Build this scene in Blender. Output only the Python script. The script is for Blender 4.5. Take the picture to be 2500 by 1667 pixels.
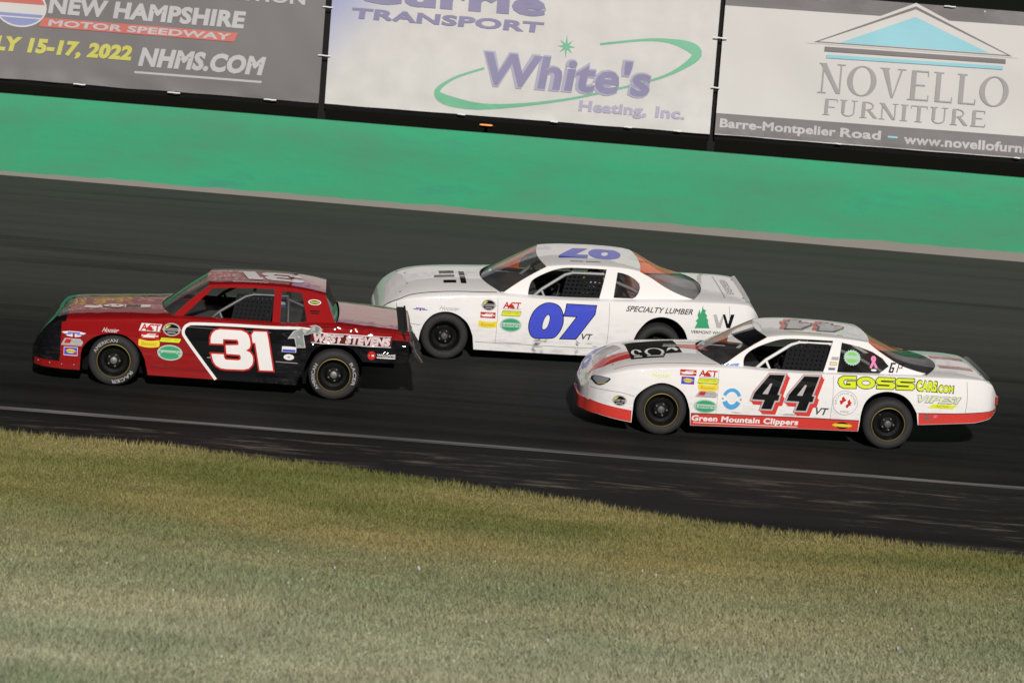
import bpy, bmesh, math, random
import numpy as np
from mathutils import Vector, Matrix, noise
from mathutils.geometry import delaunay_2d_cdt

for o in list(bpy.data.objects):
    bpy.data.objects.remove(o)
S = bpy.context.scene
COL = S.collection
R = math.radians

# ------------------------------------------------------------------ camera
H = 4.9
DEP, ROLL = R(5.5), R(4.5)
cam = bpy.data.cameras.new('camera')
cam.sensor_fit = 'HORIZONTAL'; cam.sensor_width = 36.0
cam.lens = 36.0 * 7840 / 2500
cam.clip_start = 0.5; cam.clip_end = 9000
cam.dof.use_dof = True; cam.dof.focus_distance = 40.5; cam.dof.aperture_fstop = 2.8
co = bpy.data.objects.new('camera', cam); COL.objects.link(co)
r0 = Vector((1, 0, 0)); fw = Vector((0, math.cos(DEP), -math.sin(DEP))); u0 = Vector((0, math.sin(DEP), math.cos(DEP)))
rr = r0 * math.cos(ROLL) + u0 * math.sin(ROLL); uu = -r0 * math.sin(ROLL) + u0 * math.cos(ROLL)
co.matrix_world = Matrix(((rr.x, uu.x, -fw.x, 0), (rr.y, uu.y, -fw.y, 0), (rr.z, uu.z, -fw.z, H), (0, 0, 0, 1)))
S.camera = co

# ------------------------------------------------------------------ world, floodlight sun, exposure
SUN_EL, SUN_AZ = R(25), R(-7)
wd = bpy.data.worlds.new('World'); S.world = wd; wd.use_nodes = True
wn = wd.node_tree.nodes; wl = wd.node_tree.links
sky = wn.new('ShaderNodeTexSky'); sky.sky_type = 'NISHITA'; sky.sun_disc = False
sky.sun_elevation = SUN_EL; sky.sun_rotation = math.pi + SUN_AZ
bg = wn['Background']; bg.inputs['Strength'].default_value = 0.0013; sky.dust_density = 0.2; sky.ozone_density = 4.0
wl.new(sky.outputs[0], bg.inputs['Color'])
sl = bpy.data.lights.new('floodlight_sun', 'SUN'); sl.energy = 4.2; sl.angle = R(2.5); sl.color = (1.0, 0.972, 0.945)
so = bpy.data.objects.new('floodlight_sun', sl); COL.objects.link(so)
sd = Vector((math.sin(SUN_AZ) * math.cos(SUN_EL), math.cos(SUN_AZ) * math.cos(SUN_EL), -math.sin(SUN_EL)))
so.rotation_euler = sd.to_track_quat('-Z', 'Y').to_euler(); so.location = (4, -20, 20)
S.view_settings.view_transform = 'Standard'; S.view_settings.look = 'None'
S.view_settings.exposure = 0.0; S.view_settings.gamma = 1.0; S.view_settings.use_curve_mapping = False
S.render.engine = 'CYCLES'; S.cycles.use_denoising = True; S.cycles.max_bounces = 8; S.cycles.transparent_max_bounces = 16

# ------------------------------------------------------------------ helpers: materials
def srgb(r, g, b):
    f = lambda c: (c / 255 / 12.92) if c / 255 <= 0.04045 else ((c / 255 + 0.055) / 1.055) ** 2.4
    return (f(r), f(g), f(b))

MATS = {}
def mat(name, col, rough=0.5, metal=0.0, coat=0.0, coat_rough=0.08, var=0.12, vscale=3.0, bump=0.0, bscale=40.0, spec=0.5, emit=None):
    if name in MATS:
        return MATS[name]
    m = bpy.data.materials.new(name); m.use_nodes = True
    n = m.node_tree.nodes; l = m.node_tree.links; b = n['Principled BSDF']
    b.inputs['Roughness'].default_value = rough; b.inputs['Metallic'].default_value = metal
    b.inputs['Coat Weight'].default_value = coat; b.inputs['Coat Roughness'].default_value = coat_rough
    b.inputs['Specular IOR Level'].default_value = spec
    tc = n.new('ShaderNodeTexCoord')
    nz = n.new('ShaderNodeTexNoise'); nz.inputs['Scale'].default_value = vscale; nz.inputs['Detail'].default_value = 6
    l.new(tc.outputs['Object'], nz.inputs['Vector'])
    mx = n.new('ShaderNodeMix'); mx.data_type = 'RGBA'
    mx.inputs['A'].default_value = tuple(c * (1 - var) for c in col) + (1,)
    mx.inputs['B'].default_value = tuple(min(1, c * (1 + var)) for c in col) + (1,)
    l.new(nz.outputs['Fac'], mx.inputs['Factor']); l.new(mx.outputs['Result'], b.inputs['Base Color'])
    if bump:
        n2 = n.new('ShaderNodeTexNoise'); n2.inputs['Scale'].default_value = bscale; n2.inputs['Detail'].default_value = 4
        l.new(tc.outputs['Object'], n2.inputs['Vector'])
        bp = n.new('ShaderNodeBump'); bp.inputs['Strength'].default_value = bump; bp.inputs['Distance'].default_value = 0.01
        l.new(n2.outputs['Fac'], bp.inputs['Height']); l.new(bp.outputs['Normal'], b.inputs['Normal'])
    if emit:
        b.inputs['Emission Color'].default_value = emit[0] + (1,); b.inputs['Emission Strength'].default_value = emit[1]
    MATS[name] = m
    return m

def paint(name, col, dirt=0.25, rough=0.5, coat=0.8):
    """glossy race-car paint with grime speckle low on the panels and faint waviness"""
    if name in MATS:
        return MATS[name]
    m = mat(name, col, rough=rough, coat=coat, coat_rough=0.035, var=0.04, vscale=2.0, spec=0.02)
    n = m.node_tree.nodes; l = m.node_tree.links; b = n['Principled BSDF']
    tc = next(x for x in n if x.type == 'TEX_COORD'); mx = next(x for x in n if x.type == 'MIX')
    sp = n.new('ShaderNodeSeparateXYZ'); l.new(tc.outputs['Object'], sp.inputs[0])
    mr = n.new('ShaderNodeMapRange'); mr.inputs['From Min'].default_value = 0.75; mr.inputs['From Max'].default_value = 0.15
    l.new(sp.outputs['Z'], mr.inputs['Value'])
    mp = n.new('ShaderNodeMapping'); mp.inputs['Scale'].default_value = (3, 8, 14); l.new(tc.outputs['Object'], mp.inputs['Vector'])
    nz = n.new('ShaderNodeTexNoise'); nz.inputs['Scale'].default_value = 1.6; nz.inputs['Detail'].default_value = 10; nz.inputs['Roughness'].default_value = 0.7
    l.new(mp.outputs[0], nz.inputs['Vector'])
    rp = n.new('ShaderNodeValToRGB'); rp.color_ramp.elements[0].position = 0.48; rp.color_ramp.elements[1].position = 0.78
    l.new(nz.outputs['Fac'], rp.inputs['Fac'])
    mu = n.new('ShaderNodeMath'); mu.operation = 'MULTIPLY'; l.new(rp.outputs['Color'], mu.inputs[0]); l.new(mr.outputs['Result'], mu.inputs[1])
    mu2 = n.new('ShaderNodeMath'); mu2.operation = 'MULTIPLY'; l.new(mu.outputs[0], mu2.inputs[0]); mu2.inputs[1].default_value = dirt
    m2 = n.new('ShaderNodeMix'); m2.data_type = 'RGBA'
    l.new(mu2.outputs[0], m2.inputs['Factor']); l.new(mx.outputs['Result'], m2.inputs['A']); m2.inputs['B'].default_value = (0.09, 0.075, 0.06, 1)
    l.new(m2.outputs['Result'], b.inputs['Base Color'])
    n2 = n.new('ShaderNodeTexNoise'); n2.inputs['Scale'].default_value = 2.2; n2.inputs['Detail'].default_value = 2
    l.new(tc.outputs['Object'], n2.inputs['Vector'])
    bp = n.new('ShaderNodeBump'); bp.inputs['Strength'].default_value = 0.22; bp.inputs['Distance'].default_value = 0.02
    l.new(n2.outputs['Fac'], bp.inputs['Height']); l.new(bp.outputs['Normal'], b.inputs['Coat Normal'])
    return m

def glass(name, tint, haze=0.06, ior=1.5):
    if name in MATS:
        return MATS[name]
    m = bpy.data.materials.new(name); m.use_nodes = True
    n = m.node_tree.nodes; l = m.node_tree.links; n.remove(n['Principled BSDF'])
    tr = n.new('ShaderNodeBsdfTransparent'); tr.inputs['Color'].default_value = tint + (1,)
    gl = n.new('ShaderNodeBsdfGlossy'); gl.inputs['Roughness'].default_value = 0.06
    df = n.new('ShaderNodeBsdfDiffuse'); df.inputs['Color'].default_value = (0.35, 0.34, 0.33, 1)
    fr = n.new('ShaderNodeFresnel'); gg = n.new('ShaderNodeNewGeometry'); io = n.new('ShaderNodeMapRange'); io.inputs['To Min'].default_value = ior; io.inputs['To Max'].default_value = 1 / ior
    l.new(gg.outputs['Backfacing'], io.inputs['Value']); l.new(io.outputs['Result'], fr.inputs['IOR'])
    a = n.new('ShaderNodeMixShader'); a.inputs[0].default_value = haze
    l.new(tr.outputs[0], a.inputs[1]); l.new(df.outputs[0], a.inputs[2])
    nz = n.new('ShaderNodeTexNoise'); nz.inputs['Scale'].default_value = 5; mm = n.new('ShaderNodeMath'); mm.operation = 'MULTIPLY'
    mm.inputs[1].default_value = haze * 2; l.new(nz.outputs['Fac'], mm.inputs[0]); l.new(mm.outputs[0], a.inputs[0])
    b = n.new('ShaderNodeMixShader'); l.new(fr.outputs[0], b.inputs[0]); l.new(a.outputs[0], b.inputs[1]); l.new(gl.outputs[0], b.inputs[2])
    l.new(b.outputs[0], n['Material Output'].inputs['Surface'])
    MATS[name] = m
    return m

# ------------------------------------------------------------------ helpers: objects
def tag(o, label=None, cat=None, group=None, kind=None):
    if label: o['label'] = label
    if cat: o['category'] = cat
    if group: o['group'] = group
    if kind: o['kind'] = kind
    return o

def empty(name, M):
    o = bpy.data.objects.new(name, None); COL.objects.link(o); o.matrix_world = M; o.empty_display_size = 0.3
    return o

def mesh_obj(name, verts, faces, mats, parent=None, smooth=None, midx=None):
    me = bpy.data.meshes.new(name); me.from_pydata([tuple(v) for v in verts], [], faces); me.update()
    for m in (mats if isinstance(mats, (list, tuple)) else [mats]):
        me.materials.append(m)
    if midx is not None:
        me.polygons.foreach_set('material_index', midx)
    if smooth is not None:
        me.polygons.foreach_set('use_smooth', [True] * len(me.polygons)); me.set_sharp_from_angle(angle=R(smooth))
    o = bpy.data.objects.new(name, me); COL.objects.link(o)
    if parent is not None:
        o.parent = parent
    return o

class MB:
    """collects pieces of one part"""
    def __init__(s): s.v = []; s.f = []; s.m = []; s.cm = 0
    def add(s, v, f):
        k = len(s.v); s.v += [tuple(p) for p in v]; s.f += [tuple(i + k for i in q) for q in f]; s.m += [s.cm] * len(f)
        return s
    def box(s, a, b):
        x0, y0, z0 = a; x1, y1, z1 = b
        return s.add([(x0, y0, z0), (x1, y0, z0), (x1, y1, z0), (x0, y1, z0), (x0, y0, z1), (x1, y0, z1), (x1, y1, z1), (x0, y1, z1)],
                     [(3, 2, 1, 0), (4, 5, 6, 7), (0, 1, 5, 4), (1, 2, 6, 5), (2, 3, 7, 6), (3, 0, 4, 7)])
    def tube(s, pts, r, n=10):
        pts = [Vector(p) for p in pts]; rings = []
        for i, p in enumerate(pts):
            d = (pts[min(i + 1, len(pts) - 1)] - pts[max(i - 1, 0)]).normalized()
            a = d.cross(Vector((0, 0, 1)));  a = a if a.length > 0.05 else d.cross(Vector((0, 1, 0))); a.normalize(); b = d.cross(a)
            rings.append([p + (a * math.cos(t) + b * math.sin(t)) * r for t in [2 * math.pi * k / n for k in range(n)]])
        v = [q for g in rings for q in g]; f = []
        for i in range(len(pts) - 1):
            for k in range(n):
                f.append((i * n + k, i * n + (k + 1) % n, (i + 1) * n + (k + 1) % n, (i + 1) * n + k))
        f.append(tuple(range(n))[::-1]); f.append(tuple((len(pts) - 1) * n + k for k in range(n)))
        return s.add(v, f)
    def lathe(s, prof, n=40, c=(0, 0, 0)):
        """revolve (r, y) about the y axis"""
        v = []; f = []
        for r_, y in prof:
            for k in range(n):
                t = 2 * math.pi * k / n; v.append((c[0] + r_ * math.cos(t), c[1] + y, c[2] + r_ * math.sin(t)))
        for i in range(len(prof) - 1):
            for k in range(n):
                f.append((i * n + k, i * n + (k + 1) % n, (i + 1) * n + (k + 1) % n, (i + 1) * n + k))
        return s.add(v, f)
    def grid(s, rows):
        nr, nc = len(rows), len(rows[0]); f = []
        for i in range(nr - 1):
            for j in range(nc - 1):
                f.append((i * nc + j, i * nc + j + 1, (i + 1) * nc + j + 1, (i + 1) * nc + j))
        return s.add([p for r_ in rows for p in r_], f)
    def obj(s, name, mats, parent=None, smooth=None):
        return mesh_obj(name, s.v, s.f, mats, parent, smooth, s.m)

# ------------------------------------------------------------------ helpers: 2D outlines
def pchip(pts):
    pts = sorted(pts); X = [p[0] for p in pts]; Y = [p[1] for p in pts]; n = len(X)
    h = [X[i + 1] - X[i] for i in range(n - 1)]; d = [(Y[i + 1] - Y[i]) / h[i] for i in range(n - 1)]
    m = [d[0]] + [0 if d[i - 1] * d[i] <= 0 else 3 * (h[i - 1] + h[i]) / ((2 * h[i] + h[i - 1]) / d[i - 1] + (h[i] + 2 * h[i - 1]) / d[i]) for i in range(1, n - 1)] + [d[-1]]
    def f(x):
        if x <= X[0]: return Y[0]
        if x >= X[-1]: return Y[-1]
        i = 0
        while x > X[i + 1]: i += 1
        t = (x - X[i]) / h[i]; t2, t3 = t * t, t * t * t
        return Y[i] * (2 * t3 - 3 * t2 + 1) + h[i] * m[i] * (t3 - 2 * t2 + t) + Y[i + 1] * (3 * t2 - 2 * t3) + h[i] * m[i + 1] * (t3 - t2)
    return f

def plin(pts):
    X = [p[0] for p in pts]; Y = [p[1] for p in pts]
    return lambda x: float(np.interp(x, X, Y))

def crom(pts, n=4, closed=False):
    """Catmull-Rom through the points"""
    P = [Vector(p) for p in pts]; N = len(P); out = []
    for i in range(N if closed else N - 1):
        g = lambda k: P[k % N] if closed else P[max(0, min(N - 1, k))]
        a, b, c, d = g(i - 1), g(i), g(i + 1), g(i + 2)
        for k in range(n):
            t = k / n
            out.append(tuple(0.5 * (2 * b + (c - a) * t + (2 * a - 5 * b + 4 * c - d) * t * t + (3 * b - a - 3 * c + d) * t ** 3)))
    if not closed: out.append(tuple(P[-1]))
    return out

def chaikin(loop, it=1):
    for _ in range(it):
        q = []
        for i in range(len(loop)):
            a, b = loop[i], loop[(i + 1) % len(loop)]
            q += [(a[0] * .75 + b[0] * .25, a[1] * .75 + b[1] * .25), (a[0] * .25 + b[0] * .75, a[1] * .25 + b[1] * .75)]
        loop = q
    return loop

def area(l):
    return sum(l[i][0] * l[(i + 1) % len(l)][1] - l[(i + 1) % len(l)][0] * l[i][1] for i in range(len(l))) / 2

def offset(loop, d):
    l = loop if area(loop) > 0 else loop[::-1]; out = []; n = len(l)
    for i in range(n):
        a, b, c = Vector(l[i - 1]), Vector(l[i]), Vector(l[(i + 1) % n])
        e1 = (b - a).normalized(); e2 = (c - b).normalized(); n1 = Vector((e1.y, -e1.x)); n2 = Vector((e2.y, -e2.x))
        m = n1 + n2
        m = m.normalized() if m.length > 1e-6 else n1
        out.append(tuple(b + m * min(2.0, 1 / max(0.3, m.dot(n1))) * d))
    return out

def ell(cx, cy, rx, ry, n=28, a0=0, a1=360):
    k = n if a1 - a0 == 360 else n + 1
    return [(cx + rx * math.cos(R(a0 + (a1 - a0) * i / n)), cy + ry * math.sin(R(a0 + (a1 - a0) * i / n))) for i in range(k)]

def rect(cx, cy, w, h, sh=0.0, rad=0.0):
    l = [(cx - w / 2 - sh / 2, cy - h / 2), (cx + w / 2 - sh / 2, cy - h / 2), (cx + w / 2 + sh / 2, cy + h / 2), (cx - w / 2 + sh / 2, cy + h / 2)]
    if rad:
        out = []
        for i in range(4):
            a, b, c = Vector(l[i - 1]), Vector(l[i]), Vector(l[(i + 1) % 4])
            p, q = b + (a - b).normalized() * rad, b + (c - b).normalized() * rad
            out += [tuple(p), tuple(b * .6 + (p + q) * .2), tuple(q)]
        l = out
    return l

def arcband(cx, cy, rx, ry, w, a0, a1, n=16):
    return ell(cx, cy, rx, ry, n, a0, a1) + ell(cx, cy, rx - w, ry - w, n, a0, a1)[::-1]

TXT = {}
def text_loops(body, bold=0.0, space=1.0):
    key = (body, bold, space)
    if key not in TXT:
        cu = bpy.data.curves.new('txt', 'FONT'); cu.body = body; cu.size = 1.0; cu.fill_mode = 'NONE'
        cu.space_character = space + (bold * 1.2 if bold > 0 else 0); cu.resolution_u = 3
        ob = bpy.data.objects.new('txt', cu); me = ob.to_mesh()
        nb = {}
        for e in me.edges:
            a, b = e.vertices; nb.setdefault(a, []).append(b); nb.setdefault(b, []).append(a)
        seen = set(); loops = []
        for s in nb:
            if s in seen: continue
            lp = [s]; seen.add(s); cur = s
            while True:
                nx = [k for k in nb[cur] if k not in seen]
                if not nx: break
                cur = nx[0]; seen.add(cur); lp.append(cur)
            if len(lp) > 2: loops.append([(me.vertices[k].co.x, me.vertices[k].co.y) for k in lp])
        ob.to_mesh_clear(); bpy.data.objects.remove(ob); bpy.data.curves.remove(cu)
        if bold:
            def inl(p, l):
                k = False
                for i in range(len(l)):
                    a, b = l[i - 1], l[i]
                    if (a[1] > p[1]) != (b[1] > p[1]) and p[0] < (b[0] - a[0]) * (p[1] - a[1]) / (b[1] - a[1]) + a[0]: k = not k
                return k
            loops = [offset(l, bold if sum(inl(l[0], m) for m in loops if m is not l) % 2 == 0 else -bold) for l in loops]
        TXT[key] = loops
    return TXT[key]

def text(body, cx, cy, w, h, bold=0.0, shear=0.0, space=1.0, rot=0.0):
    """loops of a line of text fitted to a box"""
    L = text_loops(body, bold, space)
    xs = [p[0] for l in L for p in l]; ys = [p[1] for l in L for p in l]
    x0, x1, y0, y1 = min(xs), max(xs), min(ys), max(ys); out = []
    for l in L:
        q = []
        for p in l:
            v = (p[1] - y0) / (y1 - y0) - .5; u = (p[0] - x0) / (x1 - x0) - .5
            X, Y = u * w + shear * v * h, v * h
            q.append((cx + X * math.cos(rot) - Y * math.sin(rot), cy + X * math.sin(rot) + Y * math.cos(rot)))
        out.append(q)
    return out

def fill(loops, res):
    """triangulate loops (even-odd) with interior grid points so that the sheet can follow a curved panel"""
    V = []; E = []
    for l in loops:
        k = len(V); n = len(l); V += [Vector((p[0], p[1])) for p in l]; E += [(k + i, k + (i + 1) % n) for i in range(n)]
        if res:
            pass
    if res:
        L2V = []; L2E = []
        for a, b in E:
            d = (V[b] - V[a]).length; m = max(1, int(d / res)); prev = a
            for j in range(1, m):
                V.append(V[a].lerp(V[b], j / m)); L2E.append((prev, len(V) - 1)); prev = len(V) - 1
            L2E.append((prev, b))
        E = L2E
    seg = np.array([(V[a].x, V[a].y, V[b].x, V[b].y) for a, b in E])
    def inside(P):
        x, y = P[:, 0:1], P[:, 1:2]; x0, y0, x1, y1 = seg.T
        c = ((y0 > y) != (y1 > y)); dy = np.where(y1 == y0, 1e-12, y1 - y0)
        return (np.sum(c & (x < (x1 - x0) * (y - y0) / dy + x0), axis=1) % 2) == 1
    if res:
        xs = np.arange(seg[:, 0].min() + res * .5, seg[:, 0].max(), res); ys = np.arange(seg[:, 1].min() + res * .5, seg[:, 1].max(), res)
        if len(xs) and len(ys):
            G = np.array([(x, y) for x in xs for y in ys]); G = G[inside(G)]
            V += [Vector((float(x), float(y))) for x, y in G]
    vo, eo, fo = delaunay_2d_cdt(V, E, [], 0, 1e-5)[:3]
    if not fo: return [], []
    C = np.array([[sum(vo[i].x for i in f) / 3, sum(vo[i].y for i in f) / 3] for f in fo])
    k = inside(C)
    return [(v.x, v.y) for v in vo], [f for f, q in zip(fo, k) if q]

def sheet(layers, fmap, base=0.003, step=0.0012, res=0.08):
    """printed graphic: list of (loops, material) laid on a surface by fmap(u, v, off)"""
    mb = MB(); mats = []
    for i, (loops, m) in enumerate(layers):
        if m not in mats: mats.append(m)
        v, f = fill(loops, res)
        if not f: continue
        mb.cm = mats.index(m)
        off = base + step * i
        mb.add([fmap(a, b, off) for a, b in v], f)
    return mb, mats

# ------------------------------------------------------------------ the setting
TAN5 = math.tan(R(5)); TAN8 = math.tan(R(8.7))
def track_z(y):
    if y <= 40.6: return (y - 37) * TAN5
    if y >= 41.4: return 4 * TAN5 + (y - 41) * TAN8
    t = (y - 40.6) / .8
    return (3.6 * TAN5) + .8 * (TAN5 * t + (TAN8 - TAN5) * t * t / 2)

def asphalt(name, c_lo, c_hi, groove=False, debris=False):
    m = bpy.data.materials.new(name); m.use_nodes = True
    n = m.node_tree.nodes; l = m.node_tree.links; b = n['Principled BSDF']; b.inputs['Roughness'].default_value = 0.75
    b.inputs['Specular IOR Level'].default_value = 0.12
    g = n.new('ShaderNodeNewGeometry')
    def nz(scale, det, vec3, rough=.55):
        mp = n.new('ShaderNodeMapping'); mp.inputs['Scale'].default_value = vec3; l.new(g.outputs['Position'], mp.inputs['Vector'])
        t = n.new('ShaderNodeTexNoise'); t.inputs['Scale'].default_value = scale; t.inputs['Detail'].default_value = det; t.inputs['Roughness'].default_value = rough
        l.new(mp.outputs[0], t.inputs['Vector']); return t.outputs['Fac']
    def math_(op, a, bb):
        k = n.new('ShaderNodeMath'); k.operation = op
        for i, q in enumerate((a, bb)):
            if isinstance(q, (int, float)): k.inputs[i].default_value = q
            else: l.new(q, k.inputs[i])
        return k.outputs[0]
    streak = nz(1.0, 9, (0.10, 2.6, 2.6), .72)
    grain = nz(55.0, 3, (.6, 1, 1))
    fac = math_('ADD', math_('MULTIPLY', streak, .75), math_('MULTIPLY', grain, .25))
    if groove:
        sp = n.new('ShaderNodeSeparateXYZ'); l.new(g.outputs['Position'], sp.inputs[0])
        wob = math_('MULTIPLY', nz(.25, 3, (.3, 1, 1)), 2.0)
        yy = math_('ADD', sp.outputs['Y'], wob)
        mr = n.new('ShaderNodeMapRange'); mr.interpolation_type = 'SMOOTHSTEP'
        mr.inputs['From Min'].default_value = 41.5; mr.inputs['From Max'].default_value = 47.5
        l.new(yy, mr.inputs['Value'])
        fac = math_('ADD', math_('MULTIPLY', math_('SUBTRACT', fac, .22), .85), math_('MULTIPLY', mr.outputs['Result'], .5))
    rp = n.new('ShaderNodeValToRGB'); e = rp.color_ramp.elements
    e[0].position = .12 if groove else .3; e[0].color = c_lo + (1,); e[1].position = .8 if groove else .75; e[1].color = c_hi + (1,)
    l.new(fac, rp.inputs['Fac']); out = rp.outputs['Color']
    # dark rubber marks laid along the racing line
    rub = n.new('ShaderNodeValToRGB'); rub.color_ramp.elements[0].position = .56; rub.color_ramp.elements[1].position = .66
    l.new(nz(1.0, 4, (.06, 1.4, 1.4)), rub.inputs['Fac'])
    mx = n.new('ShaderNodeMix'); mx.data_type = 'RGBA'; l.new(math_('MULTIPLY', rub.outputs['Color'], .45), mx.inputs['Factor'])
    l.new(out, mx.inputs['A']); mx.inputs['B'].default_value = tuple(c * .5 for c in c_lo) + (1,); out = mx.outputs['Result']
    if debris:
        dr = n.new('ShaderNodeValToRGB'); dr.color_ramp.elements[0].position = .52; dr.color_ramp.elements[1].position = .62
        l.new(nz(1.0, 10, (.9, 4.0, 1), .75), dr.inputs['Fac'])
        msk = n.new('ShaderNodeValToRGB'); msk.color_ramp.elements[0].position = .42; msk.color_ramp.elements[1].position = .54; l.new(nz(.5, 4, (.35, 1.6, 1)), msk.inputs['Fac'])
        m2 = n.new('ShaderNodeMix'); m2.data_type = 'RGBA'; l.new(math_('MULTIPLY', math_('MULTIPLY', dr.outputs['Color'], msk.outputs['Color']), .85), m2.inputs['Factor'])
        l.new(out, m2.inputs['A']); m2.inputs['B'].default_value = (.19, .155, .12, 1); out = m2.outputs['Result']
    l.new(out, b.inputs['Base Color'])
    bp = n.new('ShaderNodeBump'); bp.inputs['Strength'].default_value = .5; bp.inputs['Distance'].default_value = .006
    l.new(nz(90, 3, (1, 1, 1)), bp.inputs['Height']); l.new(bp.outputs['Normal'], b.inputs['Normal'])
    return m

def strip(name, prof, xs, m, kind='structure'):
    mb = MB(); mb.grid([[(x, y, z) for y, z in prof] for x in xs])
    mb.f = [q[::-1] for q in mb.f]
    o = mb.obj(name, m, smooth=30); tag(o, kind=kind); return o

m_soil = mat('dark soil', (.035, .04, .022), .9, var=.3, vscale=.05)
strip('ground', [(-3000, -.08), (36.9, -.08), (41, .25), (51.2, 1.72), (51.9, 1.85), (54.6, 1.83), (330, -150), (4600, -165)], [-4000, -200, -60, 0, 60, 200, 4000], m_soil)  # drop behind the wall, shaped steeper than the sun to keep the gap unlit
strip('apron', [(26, 0), (30, 0), (34, 0), (37.0, 0)], [-60 + 5 * i for i in range(25)], asphalt('apron asphalt', (.009, .0085, .009), (.030, .028, .028), debris=True))
yy = [37.0 + .1 * i for i in range(50)] + [42.0 + .5 * i for i in range(21)]
strip('track', [(y, track_z(y) + .001) for y in yy], [-60 + 3 * i for i in range(41)], asphalt('track asphalt', (.0058, .0060, .0058), (.058, .0585, .052), groove=True))
# worn white line at the inside of the track
def worn_paint():
    m = mat('worn white paint', (.2, .2, .2), .7); n = m.node_tree.nodes; l = m.node_tree.links; b = n['Principled BSDF']
    g = n.new('ShaderNodeNewGeometry'); mp = n.new('ShaderNodeMapping'); mp.inputs['Scale'].default_value = (.5, 22, 1); l.new(g.outputs['Position'], mp.inputs[0])
    t = n.new('ShaderNodeTexNoise'); t.inputs['Scale'].default_value = 1; t.inputs['Detail'].default_value = 8; l.new(mp.outputs[0], t.inputs[0])
    rp = n.new('ShaderNodeValToRGB'); rp.color_ramp.elements[0].position = .38; rp.color_ramp.elements[0].color = (.035, .034, .034, 1)
    rp.color_ramp.elements[1].position = .66; rp.color_ramp.elements[1].color = (.26, .245, .245, 1)
    l.new(t.outputs['Fac'], rp.inputs['Fac']); l.new(rp.outputs[0], b.inputs['Base Color']); return m
strip('track_line', [(y, track_z(y) + .005) for y in (37.36, 37.41, 37.46, 37.52)], [-60 + 2 * i for i in range(61)], worn_paint())

# infield turf
EDGE = [(-60, 35.7), (-12, 35.6), (-5.6, 35.42), (-4.86, 35.33), (-3.76, 35.3), (-2.88, 34.93), (-1.9, 34.68), (-.94, 34.24), (.13, 33.83), (1.27, 33.2), (1.93, 32.75), (2.92, 32.45), (3.93, 32.45), (5.32, 32.02), (9, 31.2), (60, 27)]
EDGE = [(x, y - .12) for x, y in EDGE]
edge_y = plin(EDGE)
def turf(name, blades):
    m = bpy.data.materials.new(name); m.use_nodes = True
    n = m.node_tree.nodes; l = m.node_tree.links; b = n['Principled BSDF']; b.inputs['Roughness'].default_value = .8; b.inputs['Specular IOR Level'].default_value = .2
    g = n.new('ShaderNodeNewGeometry'); sp = n.new('ShaderNodeSeparateXYZ'); l.new(g.outputs['Position'], sp.inputs[0])
    def nz(scale, det, v):
        mp = n.new('ShaderNodeMapping'); mp.inputs['Scale'].default_value = v; l.new(g.outputs['Position'], mp.inputs[0])
        t = n.new('ShaderNodeTexNoise'); t.inputs['Scale'].default_value = scale; t.inputs['Detail'].default_value = det; l.new(mp.outputs[0], t.inputs[0]); return t.outputs['Fac']
    def ramp(f, a, ca, bb, cb):
        r_ = n.new('ShaderNodeValToRGB'); e = r_.color_ramp.elements; e[0].position = a; e[0].color = ca + (1,); e[1].position = bb; e[1].color = cb + (1,); l.new(f, r_.inputs[0]); return r_.outputs[0]
    def mix(f, a, bb):
        k = n.new('ShaderNodeMix'); k.data_type = 'RGBA'; l.new(f, k.inputs['Factor']); l.new(a, k.inputs['A']); l.new(bb, k.inputs['B']); return k.outputs['Result']
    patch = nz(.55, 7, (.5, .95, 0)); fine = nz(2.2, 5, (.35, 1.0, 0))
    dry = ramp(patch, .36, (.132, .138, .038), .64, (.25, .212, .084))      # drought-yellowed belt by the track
    near_pale = ramp(patch, .36, (.235, .265, .155), .66, (.37, .355, .235))     # near belt: greener, with flash-lit, out-of-focus paleness put into its colour
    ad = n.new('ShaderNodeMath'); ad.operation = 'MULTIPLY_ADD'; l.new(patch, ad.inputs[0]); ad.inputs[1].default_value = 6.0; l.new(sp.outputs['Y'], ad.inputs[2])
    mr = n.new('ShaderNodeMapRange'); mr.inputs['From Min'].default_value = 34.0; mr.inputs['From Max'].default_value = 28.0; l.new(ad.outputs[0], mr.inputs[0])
    c = mix(mr.outputs[0], dry, near_pale)
    c2 = n.new('ShaderNodeHueSaturation'); l.new(c, c2.inputs['Color'])
    mv = n.new('ShaderNodeMapRange'); mv.inputs['To Min'].default_value = .72; mv.inputs['To Max'].default_value = 1.28; l.new(fine, mv.inputs[0])
    if blades:
        m3 = n.new('ShaderNodeMapRange'); m3.inputs['To Min'].default_value = .78; m3.inputs['To Max'].default_value = 1.22; l.new(g.outputs['Random Per Island'], m3.inputs[0])
        mu = n.new('ShaderNodeMath'); mu.operation = 'MULTIPLY'; l.new(mv.outputs[0], mu.inputs[0]); l.new(m3.outputs[0], mu.inputs[1]); l.new(mu.outputs[0], c2.inputs['Value'])
    else:
        l.new(mv.outputs[0], c2.inputs['Value'])
    l.new(c2.outputs[0], b.inputs['Base Color'])
    return m
tm = MB(); xs_ = sorted(set([-60, -40, -25] + [p[0] for p in EDGE] + [-8 + .4 * i for i in range(41)] + [25, 40]))
tm.grid([[(x, edge_y(x) + .09 * noise.noise((x * 2.3, 0, 0)), -.03)] + [(x, edge_y(x) + .09 * noise.noise((x * 2.3, 0, 0)) - d, .03) for d in (.04, .4, 2, 5, 9, 14)] + [(x, -60, .02), (x, -600, .02)] for x in xs_])
tag(tm.obj('infield', turf('turf soil', False), smooth=40), kind='structure')

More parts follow.
